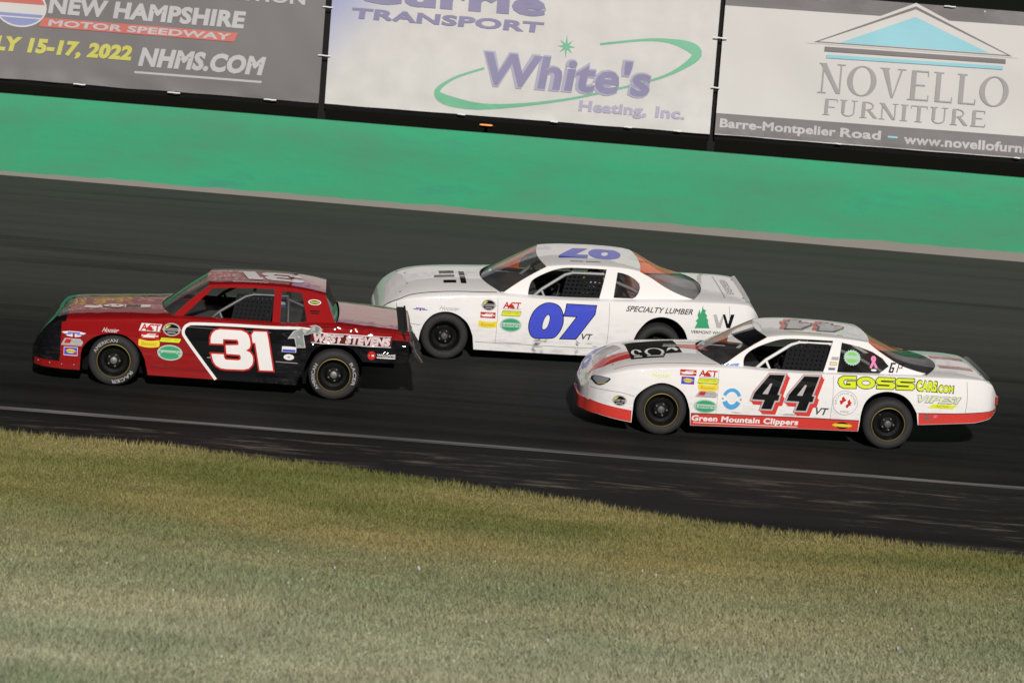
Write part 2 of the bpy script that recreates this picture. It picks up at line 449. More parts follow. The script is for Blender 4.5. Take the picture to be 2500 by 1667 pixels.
rng = np.random.default_rng(7)
def blades(n, y0, y1, hmin, hmax):
    y = rng.uniform(y0, y1, n); half = (y * .168) + 2.4; x = rng.uniform(-1, 1, n) * half
    ey = np.interp(x, [p[0] for p in EDGE], [p[1] for p in EDGE]); k = y < ey + .09 * np.array([noise.noise((float(q) * 2.3, 0, 0)) for q in x]) - rng.uniform(-.10, .06, n) * rng.uniform(0, 1, n); x, y = x[k], y[k]; n = len(x)
    a = rng.uniform(0, 2 * math.pi, n); h = rng.uniform(hmin, hmax, n) * (1 + .35 * np.sin(x * 1.7 + 2 * np.sin(y * .9))); w = rng.uniform(.004, .009, n)
    lx, ly = rng.normal(0, .45, n) * h, rng.normal(0, .45, n) * h
    z = np.full(n, .026)
    A = np.stack([x - np.cos(a) * w, y - np.sin(a) * w, z], 1); B = np.stack([x + np.cos(a) * w, y + np.sin(a) * w, z], 1)
    T = np.stack([x + lx, y + ly, z + h], 1)
    return np.stack([A, B, T], 1).reshape(-1, 3)
def tufts(n, y0, y1, hmin, hmax):
    out = []
    for i in range(n):
        y = rng.uniform(y0, y1); x = rng.uniform(-1, 1) * (y * .168 + 2.2); e = np.interp(x, [p[0] for p in EDGE], [p[1] for p in EDGE])
        if rng.uniform() < .3: y = e + rng.uniform(-.25, .05)
        if y > e + .05: continue
        for k in range(rng.integers(5, 14)):
            a = rng.uniform(0, 6.28); h = rng.uniform(hmin, hmax); w = rng.uniform(.003, .006); px, py = x + rng.normal(0, .035), y + rng.normal(0, .035); lx, ly = rng.normal(0, .35, 2) * h
            out.append(((px - math.cos(a) * w, py - math.sin(a) * w, .026), (px + math.cos(a) * w, py + math.sin(a) * w, .026), (px + lx, py + ly, .026 + h)))
    return np.array(out).reshape(-1, 3)
V = np.concatenate([tufts(3400, 21, 36, .045, .10), blades(360000, 20, 28, .022, .055), blades(470000, 28, 36, .016, .038)])
me = bpy.data.meshes.new('grass'); nt = len(V) // 3
me.vertices.add(len(V)); me.vertices.foreach_set('co', V.astype(np.float32).ravel())
me.loops.add(len(V)); me.loops.foreach_set('vertex_index', np.arange(len(V), dtype=np.int32))
me.polygons.add(nt); me.polygons.foreach_set('loop_start', np.arange(0, len(V), 3, dtype=np.int32)); me.polygons.foreach_set('loop_total', np.full(nt, 3, dtype=np.int32))
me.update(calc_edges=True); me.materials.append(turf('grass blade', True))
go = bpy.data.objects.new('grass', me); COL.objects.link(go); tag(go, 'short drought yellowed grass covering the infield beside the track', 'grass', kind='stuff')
fl = MB()
for i in range(130):
    y = rng.uniform(21, 29.5); x = rng.uniform(-1, 1) * (y * .168 + .4); r_ = rng.uniform(.004, .010); z = rng.uniform(.045, .075)
    fl.add([(x + r_, y, z), (x - r_, y, z), (x, y + r_, z), (x, y - r_, z), (x, y, z + r_), (x, y, z - r_ * 3)], [(0, 2, 4), (2, 1, 4), (1, 3, 4), (3, 0, 4), (2, 0, 5), (1, 2, 5), (3, 1, 5), (0, 3, 5)])
tag(fl.obj('clover_flowers', mat('clover white', (.62, .6, .58), .8)), 'tiny white clover heads scattered through the near grass', 'flowers', kind='stuff')

# outside wall
def wall_mat():
    m = mat('green wall paint', (.05, .3, .15), .75, bump=.25, bscale=9, spec=.15); n = m.node_tree.nodes; l = m.node_tree.links; b = n['Principled BSDF']
    g = n.new('ShaderNodeTexCoord'); sp = n.new('ShaderNodeSeparateXYZ'); l.new(g.outputs['Object'], sp.inputs[0])
    def nz(scale, det, v, rg=.6):
        mp = n.new('ShaderNodeMapping'); mp.inputs['Scale'].default_value = v; l.new(g.outputs['Object'], mp.inputs[0])
        t = n.new('ShaderNodeTexNoise'); t.inputs['Scale'].default_value = scale; t.inputs['Detail'].default_value = det; t.inputs['Roughness'].default_value = rg; l.new(mp.outputs[0], t.inputs[0]); return t.outputs['Fac']
    rp = n.new('ShaderNodeValToRGB'); e = rp.color_ramp.elements
    e[0].position = .33; e[0].color = (.058, .235, .130, 1); e[1].position = .66; e[1].color = (.032, .310, .148, 1)
    l.new(nz(.9, 8, (.5, 1, 1.6)), rp.inputs[0])
    # older blue-green coat showing through in patches
    r2 = n.new('ShaderNodeValToRGB'); r2.color_ramp.elements[0].position = .56; r2.color_ramp.elements[1].position = .72; l.new(nz(1.3, 7, (.35, 1, 1.2), .7), r2.inputs[0])
    k2 = n.new('ShaderNodeMath'); k2.operation = 'MULTIPLY'; l.new(r2.outputs[0], k2.inputs[0]); k2.inputs[1].default_value = .75
    m2 = n.new('ShaderNodeMix'); m2.data_type = 'RGBA'; l.new(k2.outputs[0], m2.inputs['Factor']); l.new(rp.outputs[0], m2.inputs['A']); m2.inputs['B'].default_value = (.050, .205, .150, 1)
    sc = n.new('ShaderNodeValToRGB'); sc.color_ramp.elements[0].position = .60; sc.color_ramp.elements[1].position = .74; l.new(nz(1.0, 9, (.35, 1, 5.0), .72), sc.inputs[0])
    k3 = n.new('ShaderNodeMath'); k3.operation = 'MULTIPLY'; l.new(sc.outputs[0], k3.inputs[0]); k3.inputs[1].default_value = .45
    m4 = n.new('ShaderNodeMix'); m4.data_type = 'RGBA'; l.new(k3.outputs[0], m4.inputs['Factor']); l.new(m2.outputs['Result'], m4.inputs['A']); m4.inputs['B'].default_value = (.06, .10, .08, 1); m2 = m4
    # bare concrete foot below the paint
    th = n.new('ShaderNodeMath'); th.operation = 'MULTIPLY_ADD'; l.new(nz(.8, 4, (1, 1, 0)), th.inputs[0]); th.inputs[1].default_value = -.13; l.new(sp.outputs['Z'], th.inputs[2])
    mr = n.new('ShaderNodeMapRange'); mr.inputs['From Min'].default_value = .055; mr.inputs['From Max'].default_value = .030; l.new(th.outputs[0], mr.inputs[0])
    m3 = n.new('ShaderNodeMix'); m3.data_type = 'RGBA'; l.new(mr.outputs[0], m3.inputs['Factor']); l.new(m2.outputs['Result'], m3.inputs['A']); m3.inputs['B'].default_value = (.215, .20, .175, 1)
    l.new(m3.outputs['Result'], b.inputs['Base Color']); return m
WA, WB = Vector((-8.413, 51.563, 0)), Vector((8.025, 51.06, 0)); wdir = (WB - WA).normalized()
wp = lambda s, d: WA + wdir * s + Vector((-wdir.y, wdir.x, 0)) * d
MW = Matrix.Translation((WA.x, WA.y, track_z(51.3))) @ Matrix.Rotation(math.atan2(wdir.y, wdir.x), 4, 'Z')
wm = MB(); rows = []
for i in range(-50, 71):
    x = i * 1.0; zz = (track_z(wp(x, 0).y) - track_z(51.3)); jt = .006 * noise.noise((x * .7, 3, 1)); hh = 1.318 + .012 * max(-1.5, min(1.5, (x - 8) / 8)) + jt
    rows.append([(x, .02, zz - .25), (x, .0, zz - .02), (x, .0, zz + .02), (x, .0, zz + .4), (x, .0, zz + .9), (x, .006, zz + hh - .02), (x, .02, zz + hh), (x, .28, zz + hh), (x, .3, zz + hh - .02), (x, .3, zz - .3)])
wm.grid(rows); wm.f = [q[::-1] for q in wm.f]
wo = wm.obj('retaining_wall', wall_mat(), smooth=50); wo.matrix_world = MW
tag(wo, 'long green painted concrete wall along the outer edge of the track', 'wall')

# ------------------------------------------------------------------ billboards
YB = 52.0
def wr(x, z):
    e = max(0.0, 1 - (z - 3.5) / .25) + max(0.0, 1 - (5.88 - z) / .2)
    return .03 * noise.noise((x * .5, z * .8, 1)) + .010 * noise.noise((x * 1.7 + z, z * 1.1, 6)) + .030 * e * noise.noise((x * 1.6, z * 2, 5)) + .012 * e * noise.noise((x * 5, z * 3, 8))
bmap = lambda x, z, off: (x, YB + wr(x, z) - off, z)
vin = lambda nm, c: mat('banner ' + nm, c, .55, var=.06, vscale=1.2)
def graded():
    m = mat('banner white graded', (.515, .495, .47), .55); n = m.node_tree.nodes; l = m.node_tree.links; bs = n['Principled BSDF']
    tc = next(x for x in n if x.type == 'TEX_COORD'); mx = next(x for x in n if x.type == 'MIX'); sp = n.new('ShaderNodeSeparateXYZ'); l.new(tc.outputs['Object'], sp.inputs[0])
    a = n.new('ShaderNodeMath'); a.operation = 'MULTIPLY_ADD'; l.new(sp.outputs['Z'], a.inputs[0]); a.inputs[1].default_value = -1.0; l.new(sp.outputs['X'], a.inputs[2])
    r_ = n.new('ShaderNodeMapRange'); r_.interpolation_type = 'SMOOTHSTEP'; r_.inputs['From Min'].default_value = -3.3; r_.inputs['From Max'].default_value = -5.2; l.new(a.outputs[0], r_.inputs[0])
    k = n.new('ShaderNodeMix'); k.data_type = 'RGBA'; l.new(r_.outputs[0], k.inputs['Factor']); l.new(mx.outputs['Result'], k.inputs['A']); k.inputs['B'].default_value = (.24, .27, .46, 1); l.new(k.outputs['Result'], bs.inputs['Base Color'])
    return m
V_white = vin('white', (.515, .495, .47)); V_grey = vin('charcoal', (.135, .122, .12)); V_silver = vin('silver', (.40, .39, .385)); V_red = vin('red', (.46, .115, .09))
V_yel = vin('yellow', (.46, .43, .075)); V_blue = vin('violet blue', (.20, .185, .30)); V_blue2 = vin('pale violet', (.33, .31, .40)); V_green = vin('green', (.13, .38, .23)); V_teal = vin('sky blue', (.22, .47, .53))
V_let = vin('letter grey', (.28, .265, .26)); V_dk = vin('dark letter', (.14, .12, .115)); V_rb = vin('roundel blue', (.2, .22, .42))

def billboard(label, x0, x1, base_mat, layers_by_part, ties, grad=False):
    root = empty('billboard', Matrix.Translation(((x0 + x1) / 2, YB, 3.5)))
    inv = root.matrix_world.inverted()
    def put(mb, name, mats, smooth=None):
        mb.v = [tuple(inv @ Vector(p)) for p in mb.v]; return mb.obj(name, mats, root, smooth)
    mb = MB(); nx = int((x1 - x0) / .1)
    zs_ = [3.5 + .03 * i for i in range(9)] + [3.8 + .15 * i for i in range(13)] + [5.66 + .03 * i for i in range(8)]
    bot = lambda x: .012 * noise.noise((x * 1.3, 9, 9)); top = lambda x: .03 * noise.noise((x * .9, 4, 2)) - (.05 if x > 2.9 else 0)
    mb.grid([[(x, YB + wr(x, z), z + bot(x) * max(0, 1 - (z - 3.5) * 4) + top(x) * max(0, 1 - (5.87 - z) * 4)) for z in zs_] for x in [x0 + (x1 - x0) * i / nx for i in range(nx + 1)]])
    put(mb, 'banner', base_mat, 60)
    mb = MB()
    for z in (3.42, 4.65, 5.8):
        mb.box((x0, YB + .05, z), (x1, YB + .1, z + .06))
    put(mb, 'frame_rail', mat('black steel', (.006, .006, .0065), .8, spec=.08))
    for nm, layers in layers_by_part:
        mb, mats = sheet(layers, bmap, {'lettering': .013, 'pediment': .010}.get(nm, .006), .0016 if len(layers) < 8 else .00012, .12); put(mb, nm, mats)
    for x, z, w in ties:
        mb = MB(); mb.tube([(x - w / 2, YB - .035, z), (x - w / 6, YB - .045, z + .003), (x + w / 6, YB - .045, z - .003), (x + w / 2, YB - .035, z)], .011, 8); put(mb, 'tie', mat('white cable tie', (.75, .74, .72), .4))
    tag(root, label, 'billboard', 'billboards above the wall'); return root

# roundel-like track badge: plain colour bands
rb = [([ell(-8.32, 4.66, .42, .32)], V_white), ([ell(-8.32, 4.66, .39, .29, 28, 12, 168)], V_red), ([ell(-8.32, 4.66, .39, .29, 28, 200, 340)], V_rb), ([rect(-8.32, 4.5, .72, .02)], V_white)]
billboard('dark grey billboard with white and yellow racing lettering, leftmost in view', -9.7, -3.42, V_grey, [
    ('lettering', [(text('NEW HAMPSHIRE', -6.28, 4.735, 3.16, .28, .05, .12), V_silver)]),
    ('lettering', [([rect(-6.4, 4.45, 3.16, .15, .06)], V_red), (text('MOTOR SPEEDWAY', -6.38, 4.45, 2.95, .105, .035, .2), V_silver)]),
    ('lettering', [(text('JULY 15-17, 2022', -7.78, 4.03, 2.6, .31, .06, .2), V_yel)]),
    ('lettering', [(text('NHMS.COM', -5.34, 4.02, 2.0, .31, .055, .2), V_silver)]), ('underline', [([rect(-5.39, 3.765, 2.06, .035)], V_silver)]),
    ('lettering', [(text('COMPETITION', -4.95, 5.15, 2.4, .2, .03), V_silver)]),
    ('roundel', rb)], [(-3.38, 5.05, .16), (-3.38, 4.27, .2), (-7.29, 3.50, .19), (-5.76, 3.485, .2), (-4.20, 3.495, .2), (-9, 3.5, .18)])

sw = crom([(-.79, 4.27), (-1.27, 4.07), (-1.52, 3.84), (-1.31, 3.70), (-.65, 3.66), (.52, 3.86), (1.67, 4.20), (2.25, 4.44), (2.61, 4.75), (2.36, 4.905), (1.85, 4.935), (1.04, 4.80)], 6)
def ribbon(pl, wf):
    a = []; b = []
    for i, p in enumerate(pl):
        q0, q1 = Vector(pl[max(0, i - 1)]), Vector(pl[min(len(pl) - 1, i + 1)]); d = (q1 - q0).normalized(); nn = Vector((-d.y, d.x)) * wf(i / (len(pl) - 1)) / 2
        a.append(tuple(Vector(p) + nn)); b.append(tuple(Vector(p) - nn))
    return a + b[::-1]
ws = lambda t: .015 + .13 * math.exp(-((t - .27) / .10) ** 2) + .14 * math.exp(-((t - .76) / .09) ** 2) + .02
star = [(.5 + (.26 if k % 2 == 0 else .09) * (1.25 if k % 8 == 0 else .8) * math.sin(R(k * 22.5)) * .7, 4.72 + (.26 if k % 2 == 0 else .09) * (1.0 if k % 4 == 0 else .75) * math.cos(R(k * 22.5)) * .75) for k in range(16)]
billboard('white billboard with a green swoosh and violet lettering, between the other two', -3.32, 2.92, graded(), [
    ('lettering', [(text('Currie', -1.42, 5.36, 3.1, .40, .05), V_blue)]),
    ('lettering', [(text('TRANSPORT', -1.44, 4.99, 3.1, .175, .045, .1), V_blue)]),
    ('lettering', [(text("White's", .53, 4.28, 2.78, .60, .07, .12), V_blue2), (text("White's", .54, 4.28, 2.74, .55, .03, .12), V_blue)]),
    ('lettering', [(text('Heating,', 1.33, 3.765, 1.10, .225, .04, .05), V_blue2)]), ('lettering', [(text('Inc.', 2.26, 3.785, .48, .18, .04, .05), V_blue2)]),
    ('swoosh', [([ribbon(sw, ws)], V_green), ([star], V_green)])], [(-1.1, 3.5, .12), (.4, 3.5, .12), (1.6, 3.505, .12), (2.4, 3.505, .12)])

# serif capitals drawn stroke by stroke
def serif(ch):
    sf = lambda x, y, w=.26: rect(x, y, w, .035)
    stem = lambda x, w=.15: rect(x, .5, w, .97)
    if ch == 'N': return .86, [rect(.16, .5, .05, .97), rect(.70, .5, .05, .97), [(.06, .985), (.24, .985), (.73, .015), (.60, .015)], sf(.14, .985, .24), sf(.16, .015), sf(.70, .985)]
    if ch == 'O': return 1.0, [('ring', ell(.5, .5, .45, .51), ell(.5, .5, .28, .47))]
    if ch == 'V': return .86, [[(.10, .985), (.28, .985), (.49, .015), (.42, .015)], [(.67, .985), (.73, .985), (.49, .015), (.45, .015)], sf(.18, .985, .3), sf(.70, .985)]
    if ch == 'E': return .76, [stem(.22), rect(.42, .975, .5, .05), rect(.40, .51, .35, .045), rect(.44, .025, .54, .05), rect(.655, .9, .03, .17), rect(.695, .1, .03, .18), sf(.2, .015)]
    if ch == 'F': return .70, [stem(.22), rect(.42, .975, .5, .05), rect(.40, .5, .35, .045), rect(.655, .9, .03, .17), sf(.22, .015, .3)]
    if ch == 'L': return .72, [stem(.22), rect(.42, .025, .5, .05), rect(.66, .1, .03, .18), sf(.22, .985, .3)]
    if ch == 'U': return .86, [rect(.22, .6, .14, .77), rect(.68, .6, .05, .77), arcband(.43, .26, .275, .26, .06, 180, 360), sf(.22, .985, .3), sf(.68, .985)]
    if ch == 'I': return .44, [stem(.22), sf(.22, .985, .32), sf(.22, .015, .32)]
    if ch == 'T': return .80, [stem(.40), rect(.40, .975, .70, .05), rect(.065, .9, .03, .17), rect(.735, .9, .03, .17), sf(.40, .015, .32)]
    if ch == 'R': return .84, [stem(.22), arcband(.36, .74, .28, .25, .06, -90, 90), rect(.3, .975, .2, .05), rect(.3, .5, .2, .045), [(.36, .50), (.50, .50), (.82, .015), (.66, .015)], sf(.22, .015, .3)]
    return .4, []
def serif_text(s, x0, x1, z0, z1, m):
    tot = sum(serif(c)[0] for c in s); sx = (x1 - x0) / tot; sz = z1 - z0; x = x0; out = []
    for c in s:
        w, strokes = serif(c)
        for st in strokes:
            loops = [list(st[1]), list(st[2])] if st and st[0] == 'ring' else [st]
            out.append(([[(x + p[0] * sx, z0 + p[1] * sz) for p in l] for l in loops], m))
        x += w * sx
    return out
tri = [(4.46, 5.10), (6.06, 5.80), (7.68, 5.12)]
nov = [('band', [([[(3.0, 5.58), (9.2, 5.64), (9.2, 5.845), (3.0, 5.845)]], V_grey)]), ('band', [([[(3.0, 3.515), (9.2, 3.515), (9.2, 3.86), (3.0, 3.845)]], V_grey)]),
       ('pediment', [([offset(tri, .05)], V_white), ([tri], V_dk), ([offset(tri, -.045)], V_white), ([[(4.89, 5.125), (6.07, 5.63), (7.30, 5.145)]], V_teal), ([[(4.65, 4.97), (7.58, 5.0), (7.57, 5.07), (4.65, 5.045)]], V_dk), ([[(4.69, 4.865), (7.54, 4.90), (7.54, 4.955), (4.69, 4.92)]], V_teal)])]
billboard('white furniture store billboard with a blue temple gable, rightmost in view', 3.0, 9.2, V_white, nov + [
    ('lettering', serif_text('NOVELLO', 4.58, 7.70, 4.30, 4.78, V_let)), ('lettering', serif_text('FURNITURE', 4.68, 7.36, 3.955, 4.215, V_let)),
    ('lettering', [(text('Barre-Montpelier', 4.01, 3.67, 1.88, .19, .035), V_silver)]), ('lettering', [(text('Road', 5.35, 3.69, .66, .15, .035), V_silver)]), ('lettering', [([rect(5.87, 3.68, .16, .03)], V_teal)]),
    ('lettering', [(text('www.novellofurniture.com', 7.55, 3.665, 3.0, .16, .035), V_silver)])],
    [(2.96, 5.05, .22), (2.95, 4.25, .14), (5.0, 3.505, .1), (7.9, 3.505, .1), (6.6, 5.84, .18), (8.2, 5.83, .15)])
m_post = mat('weathered post', (.012, .0115, .011), .8, spec=.1)
for i, (x, lab) in enumerate([(-9.8, 'steel sign post at the outer left end of the dark grey billboard'), (-3.37, 'steel sign post at the seam between grey and white billboards'), (2.96, 'steel sign post at the seam between the two white billboards'), (9.3, 'steel sign post at the outer right end of the furniture billboard')]):
    mb = MB(); z0 = 1.84
    mb.box((-.06, -.005, 0), (.06, .005, 4.1)).box((-.06, .10, 0), (.06, .11, 4.1)).box((-.005, .005, 0), (.005, .10, 4.1)).box((-.12, -.06, -.05), (.12, .18, .02))
    o = mb.obj('sign_post', m_post); o.location = (x, YB + .14, z0); tag(o, lab, 'post', 'posts behind the billboards')
# small lamp glowing in the dark gap
lr = empty('marker_lamp', Matrix.Translation((-.72, 54.2, 1.83)))
MB().tube([(0, 0, -.05), (0, 0, 1.43)], .025).box((-.11, -.05, 1.42), (.11, .06, 1.44)).obj('lamp_post', mat('black steel', (.006, .006, .0065), .8, spec=.08), lr)
lm = MB(); lm.lathe([(0, -.11), (.009, -.105), (.013, -.07), (.013, .07), (.009, .105), (0, .11)], 12)
lm.v = [(p[1], p[0], p[2] + 1.466) for p in lm.v]
lm.obj('lens', mat('amber lens', (.8, .3, .1), .4, emit=((1, .36, .12), 1.3)), lr, 60)
tag(lr, 'small lit orange lamp in the dark gap under the middle billboard', 'lamp')

# ------------------------------------------------------------------ race cars
BLK = mat('satin black', (.012, .012, .013), .45, var=.2)
DARK = mat('interior dark', (.022, .023, .026), .7, var=.3)
LINER = mat('wheel well black', (.006, .006, .0065), .9, var=.2, spec=.02)
PIN = mat('pin steel', (.12, .12, .115), .5, .3, spec=.2)
RUBBER = mat('tyre rubber', (.024, .0235, .023), .7, var=.35, vscale=9, bump=.3, bscale=60, spec=.25)
RIM = mat('black wheel enamel', (.006, .006, .006), .4, var=.2, coat=.7, coat_rough=.05, spec=.1)
GOLD = mat('gold rim edge', (.30, .22, .05), .4, .6)
STEEL = mat('lug steel', (.26, .25, .23), .4, .7)
vd = lambda nm, c: mat('decal ' + nm, c, .5, var=.05, vscale=4, coat=.6, coat_rough=.035, spec=.03)
D_white = vd('white', (.74, .71, .68)); D_black = vd('black', (.005, .005, .0058)); D_red = vd('red', (.46, .022, .018)); D_yel = vd('yellow', (.72, .56, .035)); D_lime = vd('lime', (.60, .68, .03))
D_green = vd('green', (.045, .30, .14)); D_pgreen = vd('pale green', (.40, .52, .43)); D_blue = vd('blue', (.055, .075, .46)); D_navy = vd('navy', (.04, .05, .22)); D_cyan = vd('light blue', (.08, .32, .60)); D_grey = vd('grey', (.30, .30, .30)); D_dk = vd('dark grey', (.07, .068, .066))
D_silver = vd('silver', (.42, .39, .38)); D_pink = vd('pink', (.70, .22, .42)); D_lgreen = vd('leaf green', (.20, .52, .14)); D_gold = vd('gold', (.48, .30, .03)); D_scuff = mat('rubber scuff', (.10, .09, .085), .7, var=.6, vscale=14); D_scuff2 = mat('faint scuff', (.40, .37, .35), .6, var=.35, vscale=12)

# shared wheel meshes
def wheel_meshes():
    t = MB().lathe([(.200, .035), (.214, .010), (.226, .004), (.255, .0), (.283, .006), (.300, .020), (.310, .038), (.3135, .07), (.315, .13), (.3135, .19), (.306, .232), (.285, .255), (.20, .24)], 56)
    rm = MB().lathe([(.205, .020), (.200, .012), (.193, .016), (.188, .05), (.178, .085), (.160, .105), (.125, .112), (.098, .092), (.082, .070), (.060, .066), (.045, .066)], 48)
    hc = MB().lathe([(.047, .068), (.046, .035), (.040, .026), (.022, .022), (.0, .021)], 24)
    rg = MB().lathe([(.2085, .014), (.208, .007), (.202, .006), (.199, .011)], 48)
    lg = MB().lathe([(.0125, .072), (.0125, .035), (.008, .030), (0, .029)], 6)
    out = {}
    for k, mb, m in (('tyre', t, RUBBER), ('wheel', rm, RIM), ('hub_cap', hc, STEEL), ('rim_edge', rg, GOLD), ('lug_nut', lg, STEEL)):
        o = mb.obj(k, m, None, 35); out[k] = o.data; bpy.data.objects.remove(o)
    return out
WM = wheel_meshes()
def dirty(base, name, col):
    me_ = base.copy(); me_.materials.clear(); me_.materials.append(col); return me_
HUB_GREY = dirty(WM['hub_cap'], 'hub', mat('hub grey', (.12, .115, .11), .4, .5))
D_tyre = mat('tyre lettering', (.32, .31, .30), .7, var=.5, vscale=30)

def build_car(P):
    W, wb = P['W'], P['wb']; hwid = W / 2
    a, ex, ey, ez = [Vector(v) for v in P['frame']]
    M = Matrix(((ex.x, ey.x, ez.x, 0), (ex.y, ey.y, ez.y, 0), (ex.z, ey.z, ez.z, 0), (0, 0, 0, 1)))
    cx, cy = wb / 2, hwid
    org = a + ex * cx + ey * cy; M.translation = org
    root = empty('race_car', M); tag(root, P['label'], 'race car', 'race cars on the track')
    def put(mb, name, mats, smooth=None, parent=None):
        mb.v = [(p[0] - cx, p[1] - cy, p[2]) for p in mb.v]; return mb.obj(name, mats, parent or root, smooth)
    plan = pchip(P['plan']); zs = pchip(P['zs']); rise = pchip(P['rise']); n_top = P.get('ntop', 2.6); dent = P.get('dent')
    bot_pl = P['bottom']; zb = plin(bot_pl); kb = P.get('bulge', .26); zb0 = P.get('bulge_z', .46)
    def y_side(x, z):
        y = plan(x) + kb * (z - zb0) ** 2
        if dent: y += dent(x, z)
        return y
    def z_top(x, y):
        s = zs(x); ys = y_side(x, s); y = min(y, W - y); v = max(0.0, min(1.0, (y - ys) / (hwid - ys)))
        return s + rise(x) * (1 - (1 - v) ** n_top) ** (1 / n_top)
    def fl(mb, mirror):
        if mirror: mb.v = [(p[0], W - p[1], p[2]) for p in mb.v]; mb.f = [q[::-1] for q in mb.f]
        return mb
    xs0, xs1 = bot_pl[0][0], bot_pl[-1][0]
    cols = sorted(set([round(p[0], 4) for p in bot_pl] + [round(xs0 + (xs1 - xs0) * i / P.get('ncol', 110), 4) for i in range(P.get('ncol', 110) + 1)] + [round(q[1], 4) for q in P['panels'][:-1]]))
    cols = [x for i, x in enumerate(cols) if i == 0 or x - cols[i - 1] > .0008]
    NR = P.get('rows', 16)
    # side panels
    for nm, xe, mm in P['panels']:
        x_start = P['_x'] if '_x' in P else xs0
        cc = [x for x in cols if x_start - 1e-6 <= x <= xe + 1e-6]; P['_x'] = xe
        for mir in (False, True):
            mb = MB(); rows = []
            for x in cc:
                b0, s0 = zb(x), zs(x); r_ = []
                # rolled-in lower lip
                r_.append((x, y_side(x, b0) + .035, b0 + .004)); r_.append((x, y_side(x, b0) + .006, b0))
                for k in range(NR + 1):
                    z = b0 + (s0 - b0) * k / NR; r_.append((x, y_side(x, z), z))
                rows.append(r_)
            mb.grid(rows); mb.f = [q[::-1] for q in mb.f]; put(fl(mb, mir), nm, mm, 38)
    P.pop('_x')
    # greenhouse functions
    yb, kt = P.get('yb', .125), P.get('tumble', .46)
    y_gh = lambda x, z: yb + kt * max(0.0, z - .9) + P.get('gh_plan', 0) * max(0, x - 2.6) ** 2
    A0, A1 = P['apil']; rail = pchip(P['rail']); back = P['back']; bowb, bowt, bowr, bowk = P['bows']
    crown = P['crown']
    f2 = lambda v: 1 - (1 - v) ** 2
    def z_roof(x, y):
        zr = rail(x); yr = y_gh(x, zr); y = min(y, W - y); v = max(0, min(1, (y - yr) / (hwid - yr)))
        return zr + crown * (1 - (1 - v) ** 2.3) ** (1 / 2.3)
    xf_, xr_ = A1[0], back[0][0]; xd = back[-1][0]; xh = A0[0] + .02
    vv = [0, .0006, .0022, .005, .010, .018, .032, .055, .09, .14, .22, .34, .48, .64, .82, 1.0]
    def toprow(x, v, xfun):
        ys = y_side(x, zs(x)); y = ys + (hwid - ys) * v; X = xfun(x, y); return (X, y, z_top(X, y))
    ylim = yb - .002
    def fv(y): return f2(max(0.0, min(1.0, (y - ylim) / (hwid - ylim))))
    # hood, nose top
    x_nose = P['hood_front']
    def seg(x, lo, hi, y, shift):  # shear the far end of the segment by shift at the centreline
        return x + shift * fv(y) * (x - lo) / (hi - lo)
    for nm, lo, hi, sh, mm in (('nose_top', xs0, x_nose, 0.0, P['nose_mat']), ('hood', x_nose, xh, -bowb, P['hood_mat'])):
        cc = [x for x in cols if lo - 1e-6 <= x <= hi + 1e-6]
        if abs(cc[0] - lo) > 1e-4: cc = [lo] + cc
        if abs(cc[-1] - hi) > 1e-4: cc.append(hi)
        mb = MB(); rows = []
        for x in cc:
            h = [toprow(x, v, lambda q, y: seg(q, lo, hi, y, sh)) for v in vv]; rows.append(h + [(p[0], W - p[1], p[2]) for p in h[-2::-1]])
        mb.grid(rows); mb.f = [q[::-1] for q in mb.f]; put(mb, nm, mm, 60)
    cc = [x for x in cols if xd - 1e-6 <= x]
    if abs(cc[0] - xd) > 1e-4: cc = [xd] + cc
    mb = MB(); rows = []
    for x in cc:
        h = [toprow(x, v, lambda q, y: q + bowk * fv(y) * (xs1 - q) / (xs1 - xd)) for v in vv]; rows.append(h + [(p[0], W - p[1], p[2]) for p in h[-2::-1]])
    mb.grid(rows); mb.f = [q[::-1] for q in mb.f]; put(mb, 'deck_lid', P['deck_mat'], 60)
    # belt ledge
    cc = [xh] + [x for x in cols if xh < x < xd] + [xd]
    for mir in (False, True):
        mb = MB(); rows = []
        for x in cc:
            ys = y_side(x, zs(x)); r_ = []
            for k in range(12):
                y = ys + (yb + .03 - ys) * (k / 11) ** 2.6; r_.append((x, y, z_top(x, y)))
            rows.append(r_)
        mb.grid(rows); mb.f = [q[::-1] for q in mb.f]; put(fl(mb, mir), 'belt_ledge', P['body_mat'], 60)
    # front and rear closing faces
    for nm, x, mm in (('front_fascia', xs0, P['nose_mat']), ('tail_panel', xs1, P['tail_mat'])):
        b0, s0 = zb(x), zs(x); lp = [(x, y_side(x, b0 + (s0 - b0) * k / NR), b0 + (s0 - b0) * k / NR) for k in range(NR + 1)] + [toprow(x, v, lambda q, y: q) for v in vv[1:]]
        lp2 = lp + [(p[0], W - p[1], p[2]) for p in lp[-2::-1]]; sgn = -1 if nm == 'front_fascia' else 1
        rings = [lp2]; c0 = Vector((x, hwid, (b0 + s0) / 2))
        for t, d in ((.92, .012), (.72, .03), (.4, .04)):
            rings.append([tuple(c0 + (Vector(p) - c0) * t + Vector((sgn * d, 0, 0))) for p in lp2])
        mb = MB(); nn_ = len(lp2); vts = [p for g in rings for p in g]; fs = []
        for i in range(3):
            for k in range(nn_):
                q = (i * nn_ + k, i * nn_ + (k + 1) % nn_, (i + 1) * nn_ + (k + 1) % nn_, (i + 1) * nn_ + k); fs.append(q if sgn > 0 else q[::-1])
        fs.append(tuple(3 * nn_ + k for k in range(nn_)) if sgn > 0 else tuple(3 * nn_ + k for k in range(nn_))[::-1])
        mb.add(vts, fs); put(mb, nm, mm, 50)
